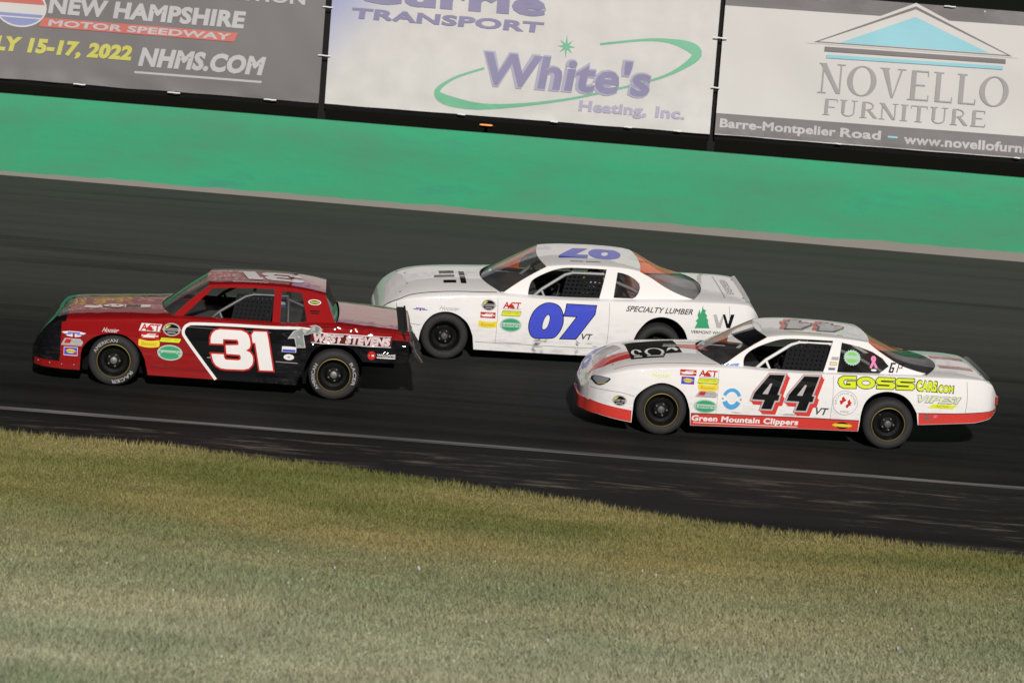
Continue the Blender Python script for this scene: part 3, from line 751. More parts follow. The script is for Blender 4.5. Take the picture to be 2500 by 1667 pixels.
    # greenhouse sides with window openings
    apts = [(A0[0] + (A1[0] - A0[0]) * t, A0[1] + (A1[1] - A0[1]) * t + .02 * math.sin(math.pi * t)) for t in [i / 8 for i in range(9)]]
    rpts = [(x, rail(x)) for x in [xf_ + (xr_ - xf_) * i / 14 for i in range(1, 14)]]
    bpts = crom(back, 4)
    base = [(x, z_top(x, yb + .005) - .012) for x in [xd + (A0[0] - xd) * i / 24 for i in range(25)]]
    outline = apts + rpts + bpts + base[1:-1]
    holes = [P['door_win'], P['q_win']]
    v2, f2d = fill([outline] + holes, .07)
    for mir in (False, True):
        mb = MB(); mb.add([(x, y_gh(x, z), z) for x, z in v2], f2d); mb.f = [q if area([v2[i] for i in q]) > 0 else q[::-1] for q in mb.f]
        put(fl(mb, mir), 'cabin_side', P['body_mat'], 40)
        mb = MB(); mb.add([(x, y_gh(x, z) + .012, z) for x, z in v2], f2d); mb.f = [q[::-1] if area([v2[i] for i in q]) > 0 else q for q in mb.f]
        put(fl(mb, mir), 'cabin_lining', P['lining'], 40)
        # opening flanges
        for hl in holes:
            mb = MB(); n = len(hl); vts = [(x, y_gh(x, z) - .001, z) for x, z in hl] + [(x, y_gh(x, z) + .022, z) for x, z in hl]
            mb.add(vts, [(k, (k + 1) % n, n + (k + 1) % n, n + k) for k in range(n)]); put(fl(mb, mir), 'window_flange', P['body_mat'])
    # quarter windows
    v3, f3 = fill([P['q_win']], .1)
    for mir in (False, True):
        mb = MB(); mb.add([(x, y_gh(x, z) + .008, z) for x, z in v3], f3); put(fl(mb, mir), 'quarter_window', P['qglass'])
    # roof
    mb = MB(); rows = []
    for i in range(25):
        x = xf_ + (xr_ - xf_) * i / 24; s = i / 24; zr = rail(x); yr = y_gh(x, zr); h = []
        for v in vv:
            y = yr + (hwid - yr) * v; X = x - bowt * f2(v) * (1 - s) + bowr * f2(v) * s; h.append((X, y, z_roof(X, y)))
        rows.append(h + [(p[0], W - p[1], p[2]) for p in h[-2::-1]])
    mb.grid(rows); mb.f = [q[::-1] for q in mb.f]; put(mb, 'roof', P['roof_mat'], 40)
    mb = MB(); mb.grid([[(p[0], p[1], p[2] - .014) for p in r_[1:-1]] for r_ in rows]); put(mb, 'headliner', P['lining'], 40)
    # windscreen and rear window between the pillars
    def screen(edge, x_top_fun, bow0, bow1, z0f, z1f, nm, mm, lift=0.0):
        rows = []; N = len(edge) - 1
        for i, (x, z) in enumerate(edge):
            t = i / N; ye = y_gh(x, z) + .004; h = []
            for v in [0, .04, .1, .2, .35, .5, .68, .84, 1]:
                y = ye + (hwid - ye) * v
                X0, X1 = edge[0][0] + bow0 * f2(v), edge[-1][0] + bow1 * f2(v)
                y0 = y_gh(*edge[0]) + (hwid - y_gh(*edge[0])) * v; y1 = y_gh(*edge[-1]) + (hwid - y_gh(*edge[-1])) * v
                dz0 = (z0f(X0, y0) - z0f(edge[0][0], y_gh(*edge[0]))) ; dz1 = (z1f(X1, y1) - z1f(edge[-1][0], y_gh(*edge[-1])))
                h.append((x + (bow0 * (1 - t) + bow1 * t) * f2(v), y, z + dz0 * (1 - t) + dz1 * t - lift))
            rows.append(h + [(p[0], W - p[1], p[2]) for p in h[-2::-1]])
        m_ = MB(); m_.grid(rows); put(m_, nm, mm, 50); return rows
    ws_rows = screen(apts, None, -bowb, -bowt, z_top, z_roof, 'windscreen', P['glass'])
    screen(bpts, None, bowr, bowk, z_roof, z_top, 'rear_window', P['rglass'], .006)
    # cockpit tub, dash, shelf, belly
    mb = MB(); y0, y1 = .115, W - .115
    xt = P['arches'][1][1][0][0] - .03
    mb.box((.5, y0, .20), (xt, y1, .215)); mb.box((.5, y0, .215), (.52, y1, .84)); mb.box((xt - .02, y0, .215), (xt, y1, .86))
    mb.box((.52, y0, .215), (xt - .02, y0 + .01, .83)); mb.box((.52, y1 - .01, .215), (xt - .02, y1, .83)); put(mb, 'cockpit_tub', P.get('tub', DARK))
    mb = MB(); mb.box((A0[0] - bowb + .06, y0 + .02, .80), (1.25, y1 - .02, .845)); put(mb, 'dash_panel', P.get('dash', DARK))
    zsf = min(back[-1][1], z_top(xd, .4)) - .05
    mb = MB(); mb.grid([[(x, y, zsf + .012 * noise.noise((x * 4, y * 4, 2))) for y in [y0 + (y1 - y0) * k / 12 for k in range(13)]] for x in [2.45 + (xd + bowk - .02 - 2.45) * i / 10 for i in range(11)]]); mb.f = [q[::-1] for q in mb.f]
    put(mb, 'rear_shelf', P['shelf'], 40)
    mb = MB(); mb.box((xs0 + .15, .45, P['belly']), (wb - .3, W - .45, P['belly'] + .03)); mb.box((wb - .3, .5, .36), (xs1 - .15, W - .5, .39)); put(mb, 'belly_pan', LINER)
    # wheel wells
    for ax, pl in P['arches']:
        for mir in (False, True):
            mb = MB(); mb.grid([[(x, y_side(x, z) + .004, z), (x, .2, z), (x, .46, z)] for x, z in pl])
            xs_a = [p[0] for p in pl]; mb.add([(min(xs_a), .46, .1), (max(xs_a), .46, .1), (max(xs_a), .46, .8), (min(xs_a), .46, .8)], [(0, 1, 2, 3)])
            put(fl(mb, mir), 'wheel_well', LINER)
    # wheels
    for (x, mir) in ((0, 0), (wb, 0), (0, 1), (wb, 1)):
        w = bpy.data.objects.new('wheel', WM['wheel']); COL.objects.link(w); w.parent = root
        yo = P.get('wheel_in', .012)
        w.location = (x - cx, (yo if not mir else W - yo) - cy, .315); w.rotation_euler = (0, random.Random(int(x * 10) + mir).uniform(0, 6), math.pi if mir else 0)
        for k in ('tyre', 'hub_cap') + (('rim_edge',) if P['gold'] else ()):
            o = bpy.data.objects.new(k, HUB_GREY if (k == 'hub_cap' and not P.get('bright_hub') ) else WM[k]); COL.objects.link(o); o.parent = w
        for i in range(5):
            o = bpy.data.objects.new('lug_nut', WM['lug_nut']); COL.objects.link(o); o.parent = w; t = i * 2 * math.pi / 5; o.location = (.072 * math.cos(t), 0, .072 * math.sin(t))
        if P.get('tyre_text'):
            for a0 in (50, 230):
                L = text('AMERICAN' if a0 == 50 else 'RACER', 0, 0, .34 if a0 == 50 else .3, .042, .02)
                def amap(u, v, off, a0=a0):
                    r_ = .256 + v; t = R(a0) - u / .256; return (r_ * math.cos(t), -.0035 - off + .05 * max(0, r_ - .27), r_ * math.sin(t))
                mb, mats = sheet([(L, D_tyre)], amap, .001, .001, 0); mb.obj('tyre_lettering', mats, w)
    # roll cage
    mb = MB(); cg = P['cage']; r_ = .021
    for s in (0, 1):
        q = lambda x, y, z: (x, y if s == 0 else W - y, z)
        mb.tube([q(1.02, .17, .55), q(1.10, .19, .84), q(1.25, .22, .98), q(1.56, .31, 1.175), q(1.66, .33, 1.20), q(2.08, .34, 1.205)], r_)
        mb.tube([q(2.10, .16, .3), q(2.10, .20, .85), q(2.09, .30, 1.14), q(2.07, .36, 1.205)], r_)
        mb.tube([q(2.09, .32, 1.17), q(2.45, .30, 1.04), q(2.85, .3, .84)], r_)
        mb.tube([q(1.25, .22, .98), q(1.33, .16, .82), q(1.38, .14, .6)], r_ * .8)
        mb.tube([q(1.02, .15, .72), q(2.1, .15, .74)], r_)
    mb.tube([(1.66, .33, 1.205), (1.66, W - .33, 1.205)], r_); mb.tube([(2.07, .36, 1.205), (2.07, W - .36, 1.205)], r_); mb.tube([(2.10, .2, .85), (2.10, W - .2, .85)], r_)
    mb.tube([(2.09, .34, 1.16), (2.11, W - .25, .5)], r_); mb.tube([(1.1, .2, .82), (1.1, W - .2, .82)], r_)
    put(mb, 'roll_cage', cg, 40)
    # seat, steering wheel
    mb = MB(); sy = .56
    mb.box((1.72, sy - .22, .34), (2.16, sy + .22, .42)); mb.add([(2.10, sy - .22, .40), (2.10, sy + .22, .40), (2.24, sy + .2, 1.06), (2.24, sy - .2, 1.06), (2.16, sy - .22, .40), (2.16, sy + .22, .40), (2.28, sy + .2, 1.06), (2.28, sy - .2, 1.06)], [(0, 1, 2, 3), (7, 6, 5, 4), (0, 3, 7, 4), (1, 5, 6, 2), (3, 2, 6, 7)])
    mb.box((1.98, sy - .23, .86), (2.22, sy - .19, 1.06)).box((1.98, sy + .19, .86), (2.22, sy + .23, 1.06)); put(mb, 'seat', BLK)
    mb = MB(); mb.tube([(1.46 + .06 * math.sin(t), sy + .17 * math.cos(t), .82 + .155 * math.sin(t)) for t in [2 * math.pi * k / 20 for k in range(21)]], .014, 8); mb.tube([(1.46, sy, .82), (1.2, sy, .72)], .02, 8); mb.tube([(1.46, sy - .16, .82), (1.46, sy + .16, .82)], .012, 8); put(mb, 'steering_wheel', BLK, 50)
    # window net
    nx0, nx1, nz0, nz1 = P['net']; mb = MB()
    lean = P.get('net_lean', .08); nw = P.get('net_w', .022)
    for i in range(9):
        x = nx0 + (nx1 - nx0) * i / 8; mb.add([(x - nw, .17, nz0), (x + nw, .17, nz0), (x + nw + lean, .31, nz1), (x - nw + lean, .31, nz1)], [(0, 1, 2, 3)])
    for i in range(7):
        t = i / 6; z = nz0 + (nz1 - nz0) * t; y = .165 + .14 * t; mb.add([(nx0 + lean * t - .02, y - .006, z - .016), (nx1 + lean * t + .02, y - .006, z - .016), (nx1 + lean * t + .02, y + .008, z + .016), (nx0 + lean * t - .02, y + .008, z + .016)], [(0, 1, 2, 3)])
    put(mb, 'window_net', mat('net webbing', (.007, .007, .0075), .8, spec=.15))
    if P.get('valance'):
        m_, zl, zh, xa = P['valance']; path = [(x, y_side(x, .28) - .008) for x in [xa + (xs0 - xa) * i / 10 for i in range(11)]]
        yn = path[-1][1]; path += [(xs0 - .055 * math.sin(math.pi / 2 * min(1, i / 3)), yn + (hwid - yn) * i / 8) for i in range(1, 9)]
        path += [(x, W - y) for x, y in path[-2::-1]]
        mb = MB(); mb.grid([[(x, y, zl - .01), (x, y, zl + (zh - zl) * .5), (x, y, zh), (x + .03, y + (.03 if y < hwid else -.03), zh + .004)] for x, y in path]); mb.f = [q[::-1] for q in mb.f]; put(mb, 'front_valance', m_, 50)
    maps = dict(side=lambda x, z, off: (x, y_side(x, z) - off, z), cabin=lambda x, z, off: (x, y_gh(x, z) - off, z),
                roof=lambda x, y, off: (x, y, z_roof(x, y) + off), top=lambda x, y, off: (x, y, z_top(x, y) + off))
    def decal(name, layers, where='side', base=.003, res=.06, step=.0012):
        mb, mats = sheet(layers, maps[where], base, step, res); return put(mb, name, mats, 40)
    def hoodpins(pts):
        for x, y in pts:
            mb = MB().lathe([(.014, 0), (.012, .005), (.004, .007), (.004, .013), (0, .014)], 10); z = z_top(x, y)
            mb.v = [(p[0] + x, p[2] + y, z + p[1]) for p in mb.v]; put(mb, 'hood_pin', PIN)
    return dict(root=root, put=put, decal=decal, y_side=y_side, z_top=z_top, y_gh=y_gh, z_roof=z_roof, ws=ws_rows, W=W, M=M, cx=cx, cy=cy, hoodpins=hoodpins, maps=maps)

# common contingency stickers
def lenny(c, x, z, w=.30, h=.19):
    c['decal']('sponsor_sticker', [([ell(x, z, w / 2, h / 2)], D_pgreen), ([ell(x, z, w * .45, h * .42)], D_green), ([rect(x, z, w * .88, h * .30)], D_pgreen), (text("Lenny's", x, z - .003, w * .80, h * .25, .02), D_green)])
def act(c, x, z, w=.25, h=.1, onred=False):
    lay = [([rect(x, z, w, h, .03)], D_white)] if onred else []
    c['decal']('sponsor_sticker', lay + [(text('ACT', x, z, w * .95, h * .9, .03, .1), D_red), ([ell(x - .01, z - .012, w * .15, h * .28)], D_red), ([rect(x, z - h * .49, w, h * .06)], D_grey)])
def bassett(c, x, z, w=.25, h=.075):
    up = ell(x, z + .10, w * .62, .10, 14, 215, 325); lo = ell(x, z + .04, w * .62, .10, 14, 325, 215)
    b = [(x - w / 2 + w * i / 12, z + h / 2 - .018 * math.sin(math.pi * i / 12)) for i in range(13)] + [(x + w / 2 - w * i / 12, z - h / 2 - .018 * math.sin(math.pi * i / 12)) for i in range(13)]
    b = chaikin(b, 1)
    c['decal']('sponsor_sticker', [([offset(b, .005)], D_yel), (text('Bassett', x, z - .012, w * .74, h * .55, .01, .1), D_gold)])
def limebox(c, x, z, w=.25, h=.067):
    c['decal']('sponsor_sticker', [([rect(x, z, w, h, .02, .012)], D_black), ([rect(x, z, w - .008, h - .012, .02, .01)], D_lime), (text('FOREST TIRE', x, z + .006, w * .8, h * .34, .015), D_gold)])
def redbox(c, x, z, w=.21, h=.08):
    c['decal']('sponsor_sticker', [([rect(x, z, w, h)], D_red), ([rect(x, z, w * .94, h * .16)], D_white), ([[(x - w * .42, z - h * .28), (x - w * .1, z + h * .32), (x + w * .36, z + h * .34), (x + w * .2, z + h * .02), (x + w * .3, z - h * .24)]], D_white), ([rect(x + w * .08, z + h * .2, w * .3, h * .1)], D_red)])
def bullet(c, x, z, w=.23, h=.15):
    c['decal']('sponsor_sticker', [([ell(x, z, w / 2 * .86, h / 2)], D_silver), ([ell(x, z, w / 2 * .72, h / 2 * .82)], D_black), ([ell(x - .02, z + h * .12, w * .22, h * .2, 14, 80, 200)], D_lime), ([[(x - w / 2, z), (x - w * .3, z + h * .1), (x + w * .3, z + h * .1), (x + w / 2, z), (x + w * .3, z - h * .1), (x - w * .3, z - h * .1)]], D_silver), ([rect(x, z, w * .62, h * .07)], D_black), ([rect(x, z - h * .24, w * .4, h * .07)], D_silver)])
def wing(c, x, z, w=.28, h=.065, white=False):
    out = [(x - w / 2, z + h * .3), (x - w * .2, z + h / 2), (x + w * .2, z + h / 2), (x + w / 2, z + h * .3), (x + w * .25, z - h * .35), (x + w * .06, z - h * .45), (x, z - h * .2), (x - w * .06, z - h * .45), (x - w * .25, z - h * .35)]
    lay = [([out], D_white)] if white else []
    c['decal']('sponsor_sticker', lay + [([rect(x, z + h * .25, w * .5, h * .22)], D_blue), ([rect(x - w * .24, z + .0, w * .28, h * .16)], D_blue), ([rect(x + w * .24, z + .0, w * .28, h * .16)], D_blue), ([ell(x, z - h * .05, w * .06, h * .2, 12)], D_red)])
def arrowbox(c, x, z, w=.28, h=.09):
    c['decal']('sponsor_sticker', [([[(x - w / 2, z - h / 2), (x - w * .34, z + h / 2), (x + w * .36, z + h / 2), (x + w / 2, z + h * .05), (x + w * .42, z - h / 2)]], D_silver), ([[(x - w * .38, z - h * .2), (x - w * .28, z + h * .38), (x - w * .02, z + h * .38), (x - w * .1, z - h * .2)]], D_red), (text('MSD', x + w * .18, z + h * .1, w * .42, h * .42, .02, .2), D_grey), ([rect(x, z - h * .34, w * .84, h * .1)], D_grey)])
def fuelbox(c, x, z, w=.175, h=.13):
    c['decal']('sponsor_sticker', [([rect(x, z, w, h)], D_white), ([rect(x, z + h * .08, w * .94, h * .74)], D_blue), ([[(x - w * .42, z + h * .1), (x - w * .1, z + h * .3), (x + w * .2, z + h * .26), (x + w * .45, z + h * .1), (x + w * .12, z - h * .12), (x - w * .15, z - h * .1)]], D_yel), ([ell(x - w * .28, z + h * .32, w * .12, h * .08, 10)], D_red), ([ell(x + w * .27, z - h * .14, w * .12, h * .08, 10)], D_red), (text('SUNOCO', x, z + h * .09, w * .8, h * .14, .015), D_navy)])
def script(c, txt, x, z, w, h, m, where='side', shear=.5):
    c['decal']('lettering', [(text(txt, x, z, w, h, .0, shear), m)], where)
def squiggle(c, x, y, w, h, m, where='roof', seed=0):
    pl = [(x - w / 2 + w * i / 24, y + h * .35 * math.sin(i * 1.9 + seed) * (1.4 if i in (0, 1, 2) else .7)) for i in range(25)]
    c['decal']('lettering', [([ribbon(pl, lambda t: h * .5)], m)], where, .006)

def driver(c, label, helm_cols, suit):
    """seated driver, one skinned body, helmet as a child"""
    sy = .56; cx, cy = c['cx'], c['cy']; V = []; E = []; Rr = []
    def v(x, y, z, r_, par=None):
        V.append((x - 1.95, y - sy, z - .42)); Rr.append(r_)
        if par is not None: E.append((par, len(V) - 1))
        return len(V) - 1
    pel = v(1.95, sy, .50, .15); wst = v(1.98, sy, .62, .135, pel); ch = v(2.01, sy, .76, .15, wst); nk = v(2.0, sy, .90, .06, ch); v(1.97, sy, 1.0, .085, nk)
    for s in (-1, 1):
        sh = v(2.0, sy + s * .17, .80, .065, ch); el = v(1.76, sy + s * .24, .68, .048, sh); wri = v(1.53, sy + s * .19, .80, .036, el); pm = v(1.48, sy + s * .175, .845, .036, wri)
        for k in range(4):
            f0 = v(1.445, sy + s * (.19 - .012 * k), .875 - .02 * k, .0095, pm); f1 = v(1.435, sy + s * (.165 - .01 * k), .885 - .02 * k, .009, f0); v(1.455, sy + s * (.15 - .008 * k), .88 - .02 * k, .008, f1)
        t0 = v(1.49, sy + s * .145, .86, .011, pm); v(1.47, sy + s * .135, .89, .009, t0)
        hp = v(1.92, sy + s * .09, .48, .095, pel); kn = v(1.5, sy + s * .13, .60, .072, hp); an = v(1.14, sy + s * .11, .36, .048, kn); v(1.06, sy + s * .11, .44, .042, an)
    me = bpy.data.meshes.new('person'); me.from_pydata(V, E, []); me.materials.append(suit)
    o = bpy.data.objects.new('person', me); COL.objects.link(o)
    sk = o.modifiers.new('skin', 'SKIN'); sk.use_smooth_shade = True
    for i, r_ in enumerate(Rr): me.skin_vertices[0].data[i].radius = (r_, r_); me.skin_vertices[0].data[i].use_root = (i == 0)
    sb = o.modifiers.new('sub', 'SUBSURF'); sb.levels = 1; sb.render_levels = 1
    o.matrix_world = c['M'] @ Matrix.Translation((1.95 - cx, sy - cy, .42))
    tag(o, label, 'person', 'drivers inside the cars')
    mb = MB(); mb.cm = 0; prof = [(0, -.155), (.06, -.148), (.11, -.115), (.135, -.06), (.14, 0), (.135, .06), (.125, .11), (.105, .145), (.09, .15)]
    n = 24; vts = []; fs = []; mi = []
    for r_, h in prof:
        for k in range(n):
            t = 2 * math.pi * k / n; vts.append((r_ * 1.08 * math.cos(t) - (.03 if h > .05 and math.cos(t) < -.3 else 0), r_ * .92 * math.sin(t), -h))
    for i in range(len(prof) - 1):
        for k in range(n):
            fs.append((i * n + k, i * n + (k + 1) % n, (i + 1) * n + (k + 1) % n, (i + 1) * n + k)); t = (k + .5) / n
            mi.append(1 if 3 <= i <= 4 and .36 < t < .64 else (2 if i in (2, 5) else 0))
    hm = mesh_obj('helmet', [(x + .02, y, z + .60) for x, y, z in vts], fs, helm_cols, o, 50, mi)
    return o

# ---- car 31: boxy red and black coupe
RED = paint('red paint', (.25, .0065, .0075), .3, coat=1.0); GLOSSBLK = paint('gloss black paint', (.005, .005, .0062), .5)
REDIN = mat('red inner panel', (.10, .012, .012), .6)
fa31 = crom([(-.405, .30), (-.385, .46), (-.26, .595), (-.08, .655), (.08, .655), (.19, .605), (.31, .49), (.38, .36)], 4)
ra31 = crom([(2.345, .42), (2.375, .50), (2.44, .625), (2.58, .70), (2.74, .71), (2.89, .67), (2.98, .59), (3.045, .515)], 4)
def mono(pts):
    out = [pts[0]]
    for p in pts[1:]:
        out.append(p if p[0] > out[-1][0] + .0009 else (out[-1][0] + .001, p[1]))
    return out
bot31 = mono([(-1.0, .17), (-.9, .17), (-.408, .175)] + fa31 + [(.425, .17), (.43, .17), (1.3, .168), (2.25, .165), (2.30, .30)] + ra31 + [(3.05, .512), (3.3, .515), (3.6, .52)])
def dent31(x, z):
    k = max(0.0, min(1.0, (x - 1.95) / .3)) * max(0.0, min(1.0, (z - .3) / .2))
    d = k * (.022 * noise.noise((x * 2.6, z * 3.2, 7)) + .016 * noise.noise((x * 6, z * 9, 3)) + (.012 * noise.noise((x * 11, z * 19, 1)) + .006 * noise.noise((x * 21, z * 31, 1))) * max(0., min(1., (x - 2.2) / .2)) * max(0., min(1., (z - .5) / .15)))
    g = .010 * math.exp(-((z - .44) / .012) ** 2) if x > .5 else 0
    b = .018 * max(0, .24 - z) / .08 * (0 if z > .24 else 1) if x > .42 else 0
    b2 = (.025 * abs(noise.noise((x * 9, z * 6, 2))) if 1.75 < x < 2.3 and z < .25 else 0)
    return d + g * .5 - b * .4 + b2
F31 = ((-4.8539, 39.168, .1897), (.9979, .0647, .0057), (-.0649, .9941, .087), (0, -.0872, .9962))
P31 = dict(label='red and black stock car numbered 31 with a crumpled rear quarter', W=1.80, wb=2.703, frame=F31,
    plan=[(-1.02, .30), (-.95, .19), (-.85, .09), (-.72, .03), (-.6, .012), (-.3, 0), (2.8, 0), (3.3, .012), (3.6, .05)], bulge=.12, bulge_z=.5,
    zs=[(-1.0, .40), (-.95, .52), (-.9, .60), (-.8, .69), (-.72, .74), (-.62, .765), (-.25, .795), (.4, .845), (.67, .872), (1.45, .885), (1.93, .885), (2.33, .905), (2.7, .925), (3.0, .915), (3.46, .89), (3.6, .875)],
    rise=[(-1.0, .03), (-.7, .065), (0, .07), (.7, .055), (2.7, .035), (3.6, .03)], ntop=3.2, bottom=bot31, rows=40, ncol=240, dent=dent31,
    panels=[('nose_cover', -.655, GLOSSBLK), ('front_fender', .62, RED), ('door', 1.98, RED), ('quarter_panel', 3.6, GLOSSBLK)],
    apil=((.665, .885), (1.11, 1.285)), rail=[(1.11, 1.285), (1.35, 1.305), (1.7, 1.318), (1.95, 1.318), (2.3, 1.295), (2.54, 1.255)],
    back=[(2.54, 1.255), (2.60, 1.12), (2.655, .99), (2.70, .935)], bows=(.17, .05, .0, .03), crown=.022, tumble=.53, yb=.11,
    door_win=[(.80, .905), (1.0, 1.10), (1.15, 1.255), (1.35, 1.27), (1.65, 1.285), (1.91, 1.288), (1.905, .90), (1.44, .897)],
    q_win=[(2.0, 1.275), (2.13, 1.272), (2.25, 1.26), (2.29, 1.1), (2.33, .94), (2.16, .92), (2.0, .91)],
    body_mat=RED, nose_mat=GLOSSBLK, hood_mat=RED, deck_mat=RED, tail_mat=BLK, roof_mat=RED, lining=REDIN, shelf=DARK, tub=DARK, dash=mat('dash grey', (.05, .05, .05), .6),
    hood_front=-.60, glass=glass('windscreen lexan', (.80, .80, .78), .07), rglass=glass('dark rear lexan', (.35, .35, .36), .02), qglass=glass('quarter lexan', (.72, .73, .74), .05),
    cage=mat('cage grey', (.07, .07, .07), .4), net=(1.42, 1.86, .90, 1.19), net_lean=.05, belly=.19, gold=True, bright_hub=True, tyre_text=True,
    arches=[(0, [(-.408, .18)] + fa31 + [(.425, .17)]), (2.7, [(2.25, .17), (2.30, .30)] + ra31 + [(3.05, .512)])])
c31 = build_car(P31)
d = c31['decal']
# black door and quarter wrap with white stripe
blk = [(1.29, .169), (1.992, .167), (1.992, .864), (1.88, .862), (1.39, .858), (.97, .84), (.86, .80), (.835, .75), (.85, .70)]
d('side_wrap', [([blk], D_black)], base=.007, res=.022)
st = crom([(1.26, .172), (1.05, .43), (.86, .67), (.83, .735), (.842, .79), (.885, .83), (.97, .848), (1.39, .860), (1.88, .864), (2.31, .876), (2.45, .86), (2.60, .825)], 5)
d('upper_trim', [([[(1.985, .866), (2.31, .876), (2.42, .86), (2.62, .825), (2.95, .80), (3.45, .80), (3.595, .79), (3.595, .868), (3.46, .884), (3.0, .909), (2.7, .919), (2.33, .90), (1.985, .879)]], RED)], base=.004, res=.016)
d('stripe', [([ribbon(st, lambda t: .036 if t < .8 else .036 * (1.05 - t) / .25)], D_white)], base=.009, res=.06)
g3 = [(1.172,0.620),(1.323,0.625),(1.321,0.683),(1.495,0.686),(1.511,0.660),(1.513,0.621),(1.358,0.608),(1.374,0.504),(1.535,0.502),(1.550,0.481),(1.550,0.442),(1.520,0.430),(1.366,0.429),(1.345,0.458),(1.340,0.494),(1.189,0.491),(1.202,0.443),(1.219,0.395),(1.256,0.348),(1.315,0.318),(1.383,0.312),(1.594,0.318),(1.656,0.338),(1.696,0.388),(1.704,0.447),(1.694,0.496),(1.662,0.538),(1.608,0.561),(1.649,0.591),(1.659,0.631),(1.651,0.689),(1.630,0.747),(1.599,0.779),(1.540,0.802),(1.276,0.801),(1.220,0.783),(1.184,0.746),(1.168,0.691)]
g1 = [(1.665,0.757),(1.690,0.802),(1.848,0.806),(1.873,0.714),(1.955,0.329),(1.791,0.325),(1.717,0.662),(1.685,0.662)]
d('door_number', [([offset(g3, .021)], D_red), ([g3], D_white)], base=.0105); d('door_number', [([offset(g1, .019)], D_red), ([g1], D_white)], base=.011)
wr31 = [(2.178,0.883),(2.276,0.929),(2.349,0.913),(2.419,0.950),(2.393,0.972),(2.440,0.982),(2.489,0.965),(2.516,0.936),(2.477,0.891),(2.422,0.905),(2.346,0.876),(2.287,0.866),(2.321,0.712),(2.231,0.706),(2.200,0.823),(2.128,0.812)]
low = lambda l, zmax: [(x, min(z, zmax)) for x, z in l]
d('hammer_logo', [([offset([(x, z - .06) for x, z in wr31], .012)], D_silver), ([[(x, z - .06) for x, z in wr31]], mat('decal slate', (.16, .18, .17), .5))], base=.0125)
d('lettering', [([rect(2.89, .775, 1.0, .13, .02, .02)], vd('maroon', (.10, .012, .012))), ([rect(2.89, .838, .98, .008)], D_white), ([rect(2.89, .712, .98, .008)], D_white), (text('WEST STEVENS', 2.89, .775, .96, .11, .075, .15), vd('pinkish white', (.60, .48, .47)))], base=.006, res=.016)
d('sponsor_sticker', [([rect(2.135, .608, .175, .07)], D_white), ([rect(2.135, .592, .16, .03)], D_blue)], base=.011); d('sponsor_sticker', [([ell(2.138, .511, .064, .036)], D_white), ([ell(2.138, .511, .02, .012)], D_grey)], base=.011)
d('sponsor_sticker', [([ell(3.15, .60, .05, .055)], D_red), ([rect(3.15, .6, .06, .02)], D_white)], base=.011); d('lettering', [(text('WILLIAMS', 3.33, .61, .23, .032, .02), D_white), ([rect(3.33, .578, .23, .012)], D_white)], base=.011)
wing(c31, -.50, .618, .30, .072, True); arrowbox(c31, -.515, .52, .27, .09); fuelbox(c31, -.527, .395, .17, .125)
script(c31, 'Hoosier', -.05, .70, .19, .055, D_white); act(c31, .428, .765, .25, .095, True); redbox(c31, .426, .662, .22, .085); bassett(c31, .421, .575, .25, .075); bullet(c31, .687, .757, .25, .16); limebox(c31, .678, .624, .25, .064); lenny(c31, .682, .468, .31, .195)
d('sponsor_sticker', [([ell(2.41, 1.17, .08, .032)], D_white), ([ell(2.41, 1.17, .065, .022)], D_black), ([rect(2.41, 1.17, .1, .012)], D_lime)], 'cabin'); d('lettering', [([rect(2.42, 1.07, .12, .014)], D_black), ([rect(2.42, 1.045, .10, .012)], D_black)], 'cabin')
d('valance', [([[(-.985, .178), (-.42, .185), (-.42, .35), (-.655, .35), (-.66, .27), (-.985, .268)]], RED)], base=.004, res=.04)
# roof number, read from the far side
def roofnum(loops, cx0, cy0, sx, sy, x0, z0):
    return [[(cx0 - (x - x0) * sx, cy0 + (z0 - z) * sy) for x, z in l] for l in loops]
d('roof_number', [(roofnum([g3], 1.87, .92, 1.0, 1.15, 1.56, .56), D_white)], 'roof', .005); d('roof_number', [(roofnum([g1], 1.87, .92, 1.0, 1.15, 1.56, .56), D_white)], 'roof', .005)
squiggle(c31, 1.6, .46, .44, .05, D_white)
# hood graphics
sk_ = chaikin([(-.16, .62), (.0, .56), (.06, .64), (.03, .76), (-.08, .82), (-.16, .78), (-.22, .70)], 2)
d('hood_graphic', [([[(-.44, .60), (-.42, .74), (-.3, .70), (-.24, .78), (-.2, .6), (-.3, .54)]], D_white), ([offset(sk_, .015)], D_black), ([sk_], D_white), ([ell(-.03, .72, .022, .03)], D_black), ([ell(-.12, .67, .02, .028)], D_black)], 'top', .004)
d('hood_graphic', [([rect(.2, .68, .36, .18, 0, .03)], D_white), ([rect(.17, .68, .18, .16)], D_black)], 'top', .004)
c31['hoodpins']([(-.52, .35), (-.52, 1.45), (.45, .3), (.45, 1.5)])
# hanging bent rear bumper skin
mb = MB(); rows = []
for i in range(15):
    t = i / 14; x = 3.545 + .235 * t ** 1.1; z = .925 - .40 * t; r_ = []
    for k in range(27):
        y = .035 + (1.80 - .07) * k / 26; e = min(y, 1.8 - y)
        r_.append((x + .035 * noise.noise((t * 3, y * 2.2, 4)) + .015 * noise.noise((t * 9, y * 6, 4)) - .05 * max(0, .12 - e) / .12, y + .02 * noise.noise((t * 4, y * 3, 9)), z + .012 * noise.noise((t * 5, y * 4, 2))))
    rows.append(r_)
mb.grid(rows); mb.grid([[(p[0] - .012, p[1], p[2] - .004) for p in r_[::-1]] for r_ in rows])
c31['put'](mb, 'rear_bumper', paint('scuffed bumper plastic', (.035, .031, .028), .9, rough=.5, coat=.4), 45)
mb = MB().box((3.46, .08, .905), (3.56, 1.72, .925)); mb.box((3.55, .08, .90), (3.575, 1.72, .945)); c31['put'](mb, 'spoiler', mat('spoiler black', (.02, .022, .02), .7, spec=.1))
